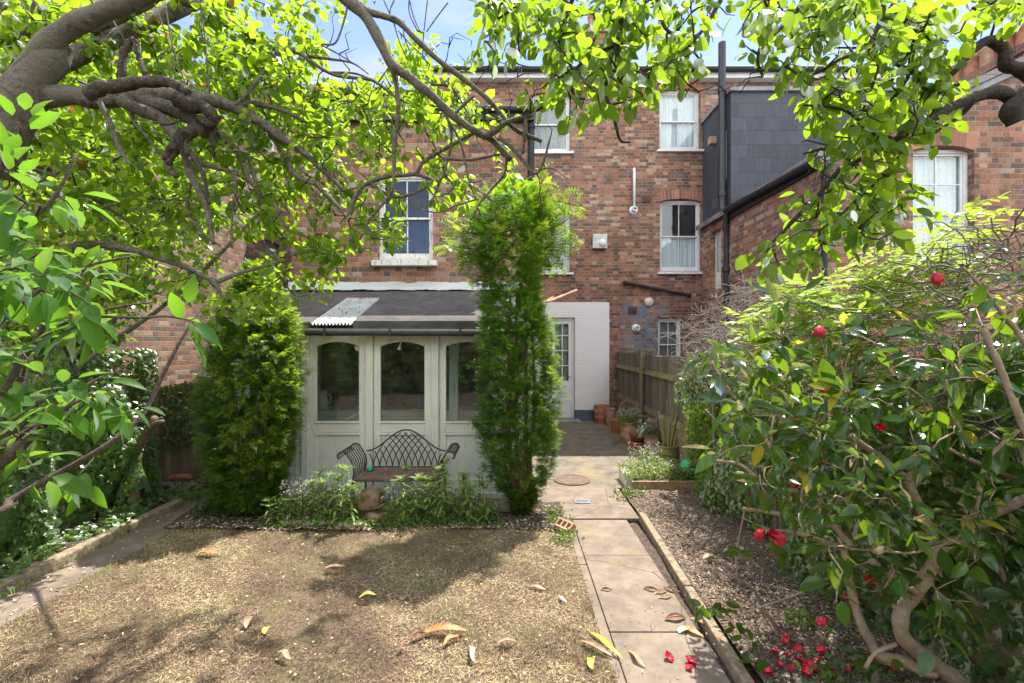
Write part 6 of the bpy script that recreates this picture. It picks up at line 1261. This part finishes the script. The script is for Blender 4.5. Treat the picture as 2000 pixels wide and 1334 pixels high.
# ---------- hedge along the right: ivy on the fence, dead twigs, wisteria ----------
def right_ivy(r, n):
    y = r.uniform(.9, 6.0, n); zmax = 1.75 + .15 * np.sin(y * 4); z = r.uniform(.02, 1, n) ** .9 * zmax; bl = .16 + .14 * np.sin(y * 4 + z * 2.5) + .08 * np.sin(y * 9 - z * 6); x = XB - .05 - np.clip(bl, .02, 1) + r.uniform(0, 1, n) ** 2 * .15
    return np.stack([x, y, z], 1), norm(np.stack([-np.ones(n), -.35 + 0 * z, .4 + 0 * z], 1))
ivy('ivy', 'shaded ivy covering the right-hand fence behind the camellia', 9000, right_ivy, MT['ivy'], (.04, .075), 91)
def bright_bush(r, n):
    y = r.normal(5.6, .2, n); z = r.uniform(.05, 1.15, n); x = 2.42 - .16 * r.uniform(size=n) - .05 * np.sin(y * 7 + z * 6); return np.stack([x, y, z], 1), norm(np.stack([-np.ones(n), -.6 + 0 * z, .8 + 0 * z], 1))
ivy('bright_shrub', 'bright yellow-green climbing shrub behind the football', 2600, bright_bush, leaf_mat('lime_shrub_leaf', (.12, .22, .03), (.22, .32, .05), (.48, .66, .06), 0, .35, .35), (.03, .055), 92, cat='shrub', tpl=[TA[0]])
dc = thing('dead_climber', (XB - .1, 5.0, 0), 'tangle of dead grey-brown climber twigs along the top of the right fence', 'climber')
r = np.random.default_rng(93); b = MB()
for k in range(1900):
    y = r.uniform(2.0, 5.9); z = 1.25 + r.uniform(0, 1) * (1.15 + .12 * math.sin(y * 3)) * (1.0 if y < 5.3 else .85); x = XB + .05 - r.uniform(0, .55) * math.sin(min(1, max(0, (z - 1.2) / 1.3)) * 2.6 + .3); p = np.array([x, y, z]); dd = rnd_unit(r, 1)[0] * [1, 1.2, .55]; pts = [p]
    for _ in range(r.integers(3, 6)): dd = dd + r.normal(0, .45, 3); dd /= np.linalg.norm(dd); pts.append(pts[-1] + dd * r.uniform(.04, .09))
    b.tube(pts, r.uniform(.0016, .0042), 4, cap=False)
for y in (3.4, 4.3, 5.2): b.tube([(XB - .15, y, 0), (XB - .2, y + .1, .8), (XB - .25, y, 1.5), (XB - .3, y - .1, 2.1)], [.022, .018, .014, .008], 8)
b.build('twigs', bark_mat('dead_twig_bark', (.17, .14, .115), (.44, .38, .32), 60, crack=0), dc, smooth=True)
ws = thing('wisteria', (XB - .3, 4.2, 0), 'sunlit lime-green wisteria growing through the dead climber twigs', 'climber')
r = np.random.default_rng(94); b = MB(); st_ = MB(); stem = Tree()
for l in [[(1690, 650), (1740, 590), (1800, 540), (1850, 470)], [(1560, 700), (1600, 640), (1640, 560), (1700, 500), (1780, 450)], [(1500, 700), (1540, 620), (1560, 560)], [(1640, 760), (1700, 700), (1760, 640), (1785, 625)], [(1840, 470), (1855, 440), (1868, 410)], [(1790, 500), (1850, 490), (1920, 480)]]: stem.limb(l, .006, .002, 3.9, 3.7, n=5)
stem.limb3(np.array([[XB - .1, 4.2, 0], [XB - .15, 4.2, 1.0], [XB - .3, 4.1, 1.9]]), .025, .010)
stem.wood('stem', MT['bark_red'], ws)
wch = """
........12
......2343
...1.23443
.223344431
3343444321
33444333..
3343332...
23333.....
1233......
.12.......
"""
pts = cells(wch, 1455, 420, 44, 40, 2.3, 2.6, 3.4, 19); TW = leaf_tpl(.42, .25, .15)
for p in pts:
    a = rnd_unit(r, 1)[0] * [1, 1, .35] + [0, 0, .25]; a /= np.linalg.norm(a); L_ = r.uniform(.16, .28); n = 5; us = np.linspace(.2, 1, n); s_ = np.cross(a, [0, 0, 1.0]); s_ /= np.linalg.norm(s_); ax = p + a * L_ * us[:, None] + np.outer(us ** 2, [0, 0, -.06])
    st_.tube(np.vstack([p, ax]), .0012, 4, cap=False); rn = np.full(n, r.uniform())
    for sg in (1, -1): scatter(b, TW, ax, np.repeat((s_ * sg * .9 + a * .45 + [0, 0, -.15])[None], n, 0), norm(np.array([0, 0, 1.0]) + r.normal(0, .25, (n, 3))), np.full(n, .078) * r.uniform(.8, 1.1), rn)
    scatter(b, TW, ax[-1:], a[None], np.array([[0, 0, 1.0]]), np.array([.07]), rn[:1])
st_.build('leaf_stalks', MT['wstem'], ws); b.build('leaves', leaf_mat('wisteria_leaf', (.14, .23, .03), (.24, .33, .05), (.55, .72, .07), .3, .3, .35), ws, smooth=True, attr=True)

# ---------- hedge behind the camera: seen only as reflections in the panes ----------
def back_hedge(r, n):
    x = r.uniform(-8, 8, n); z = r.uniform(0, 1, n) * (4.6 + .5 * np.sin(x * 1.7)); y = -6 + .5 * np.sin(x * 2 + z) + .3 * np.sin(x * 5) + r.uniform(-.4, .3, n); return np.stack([x, y, z], 1), norm(np.stack([0 * x, np.ones(n), .5 + 0 * x], 1))
ivy('hedge', 'tall hedge at the far end of the garden behind the viewpoint', 9000, back_hedge, MT['yew'], (.26, .40), 95, cat='hedge', tpl=[TA[0]])
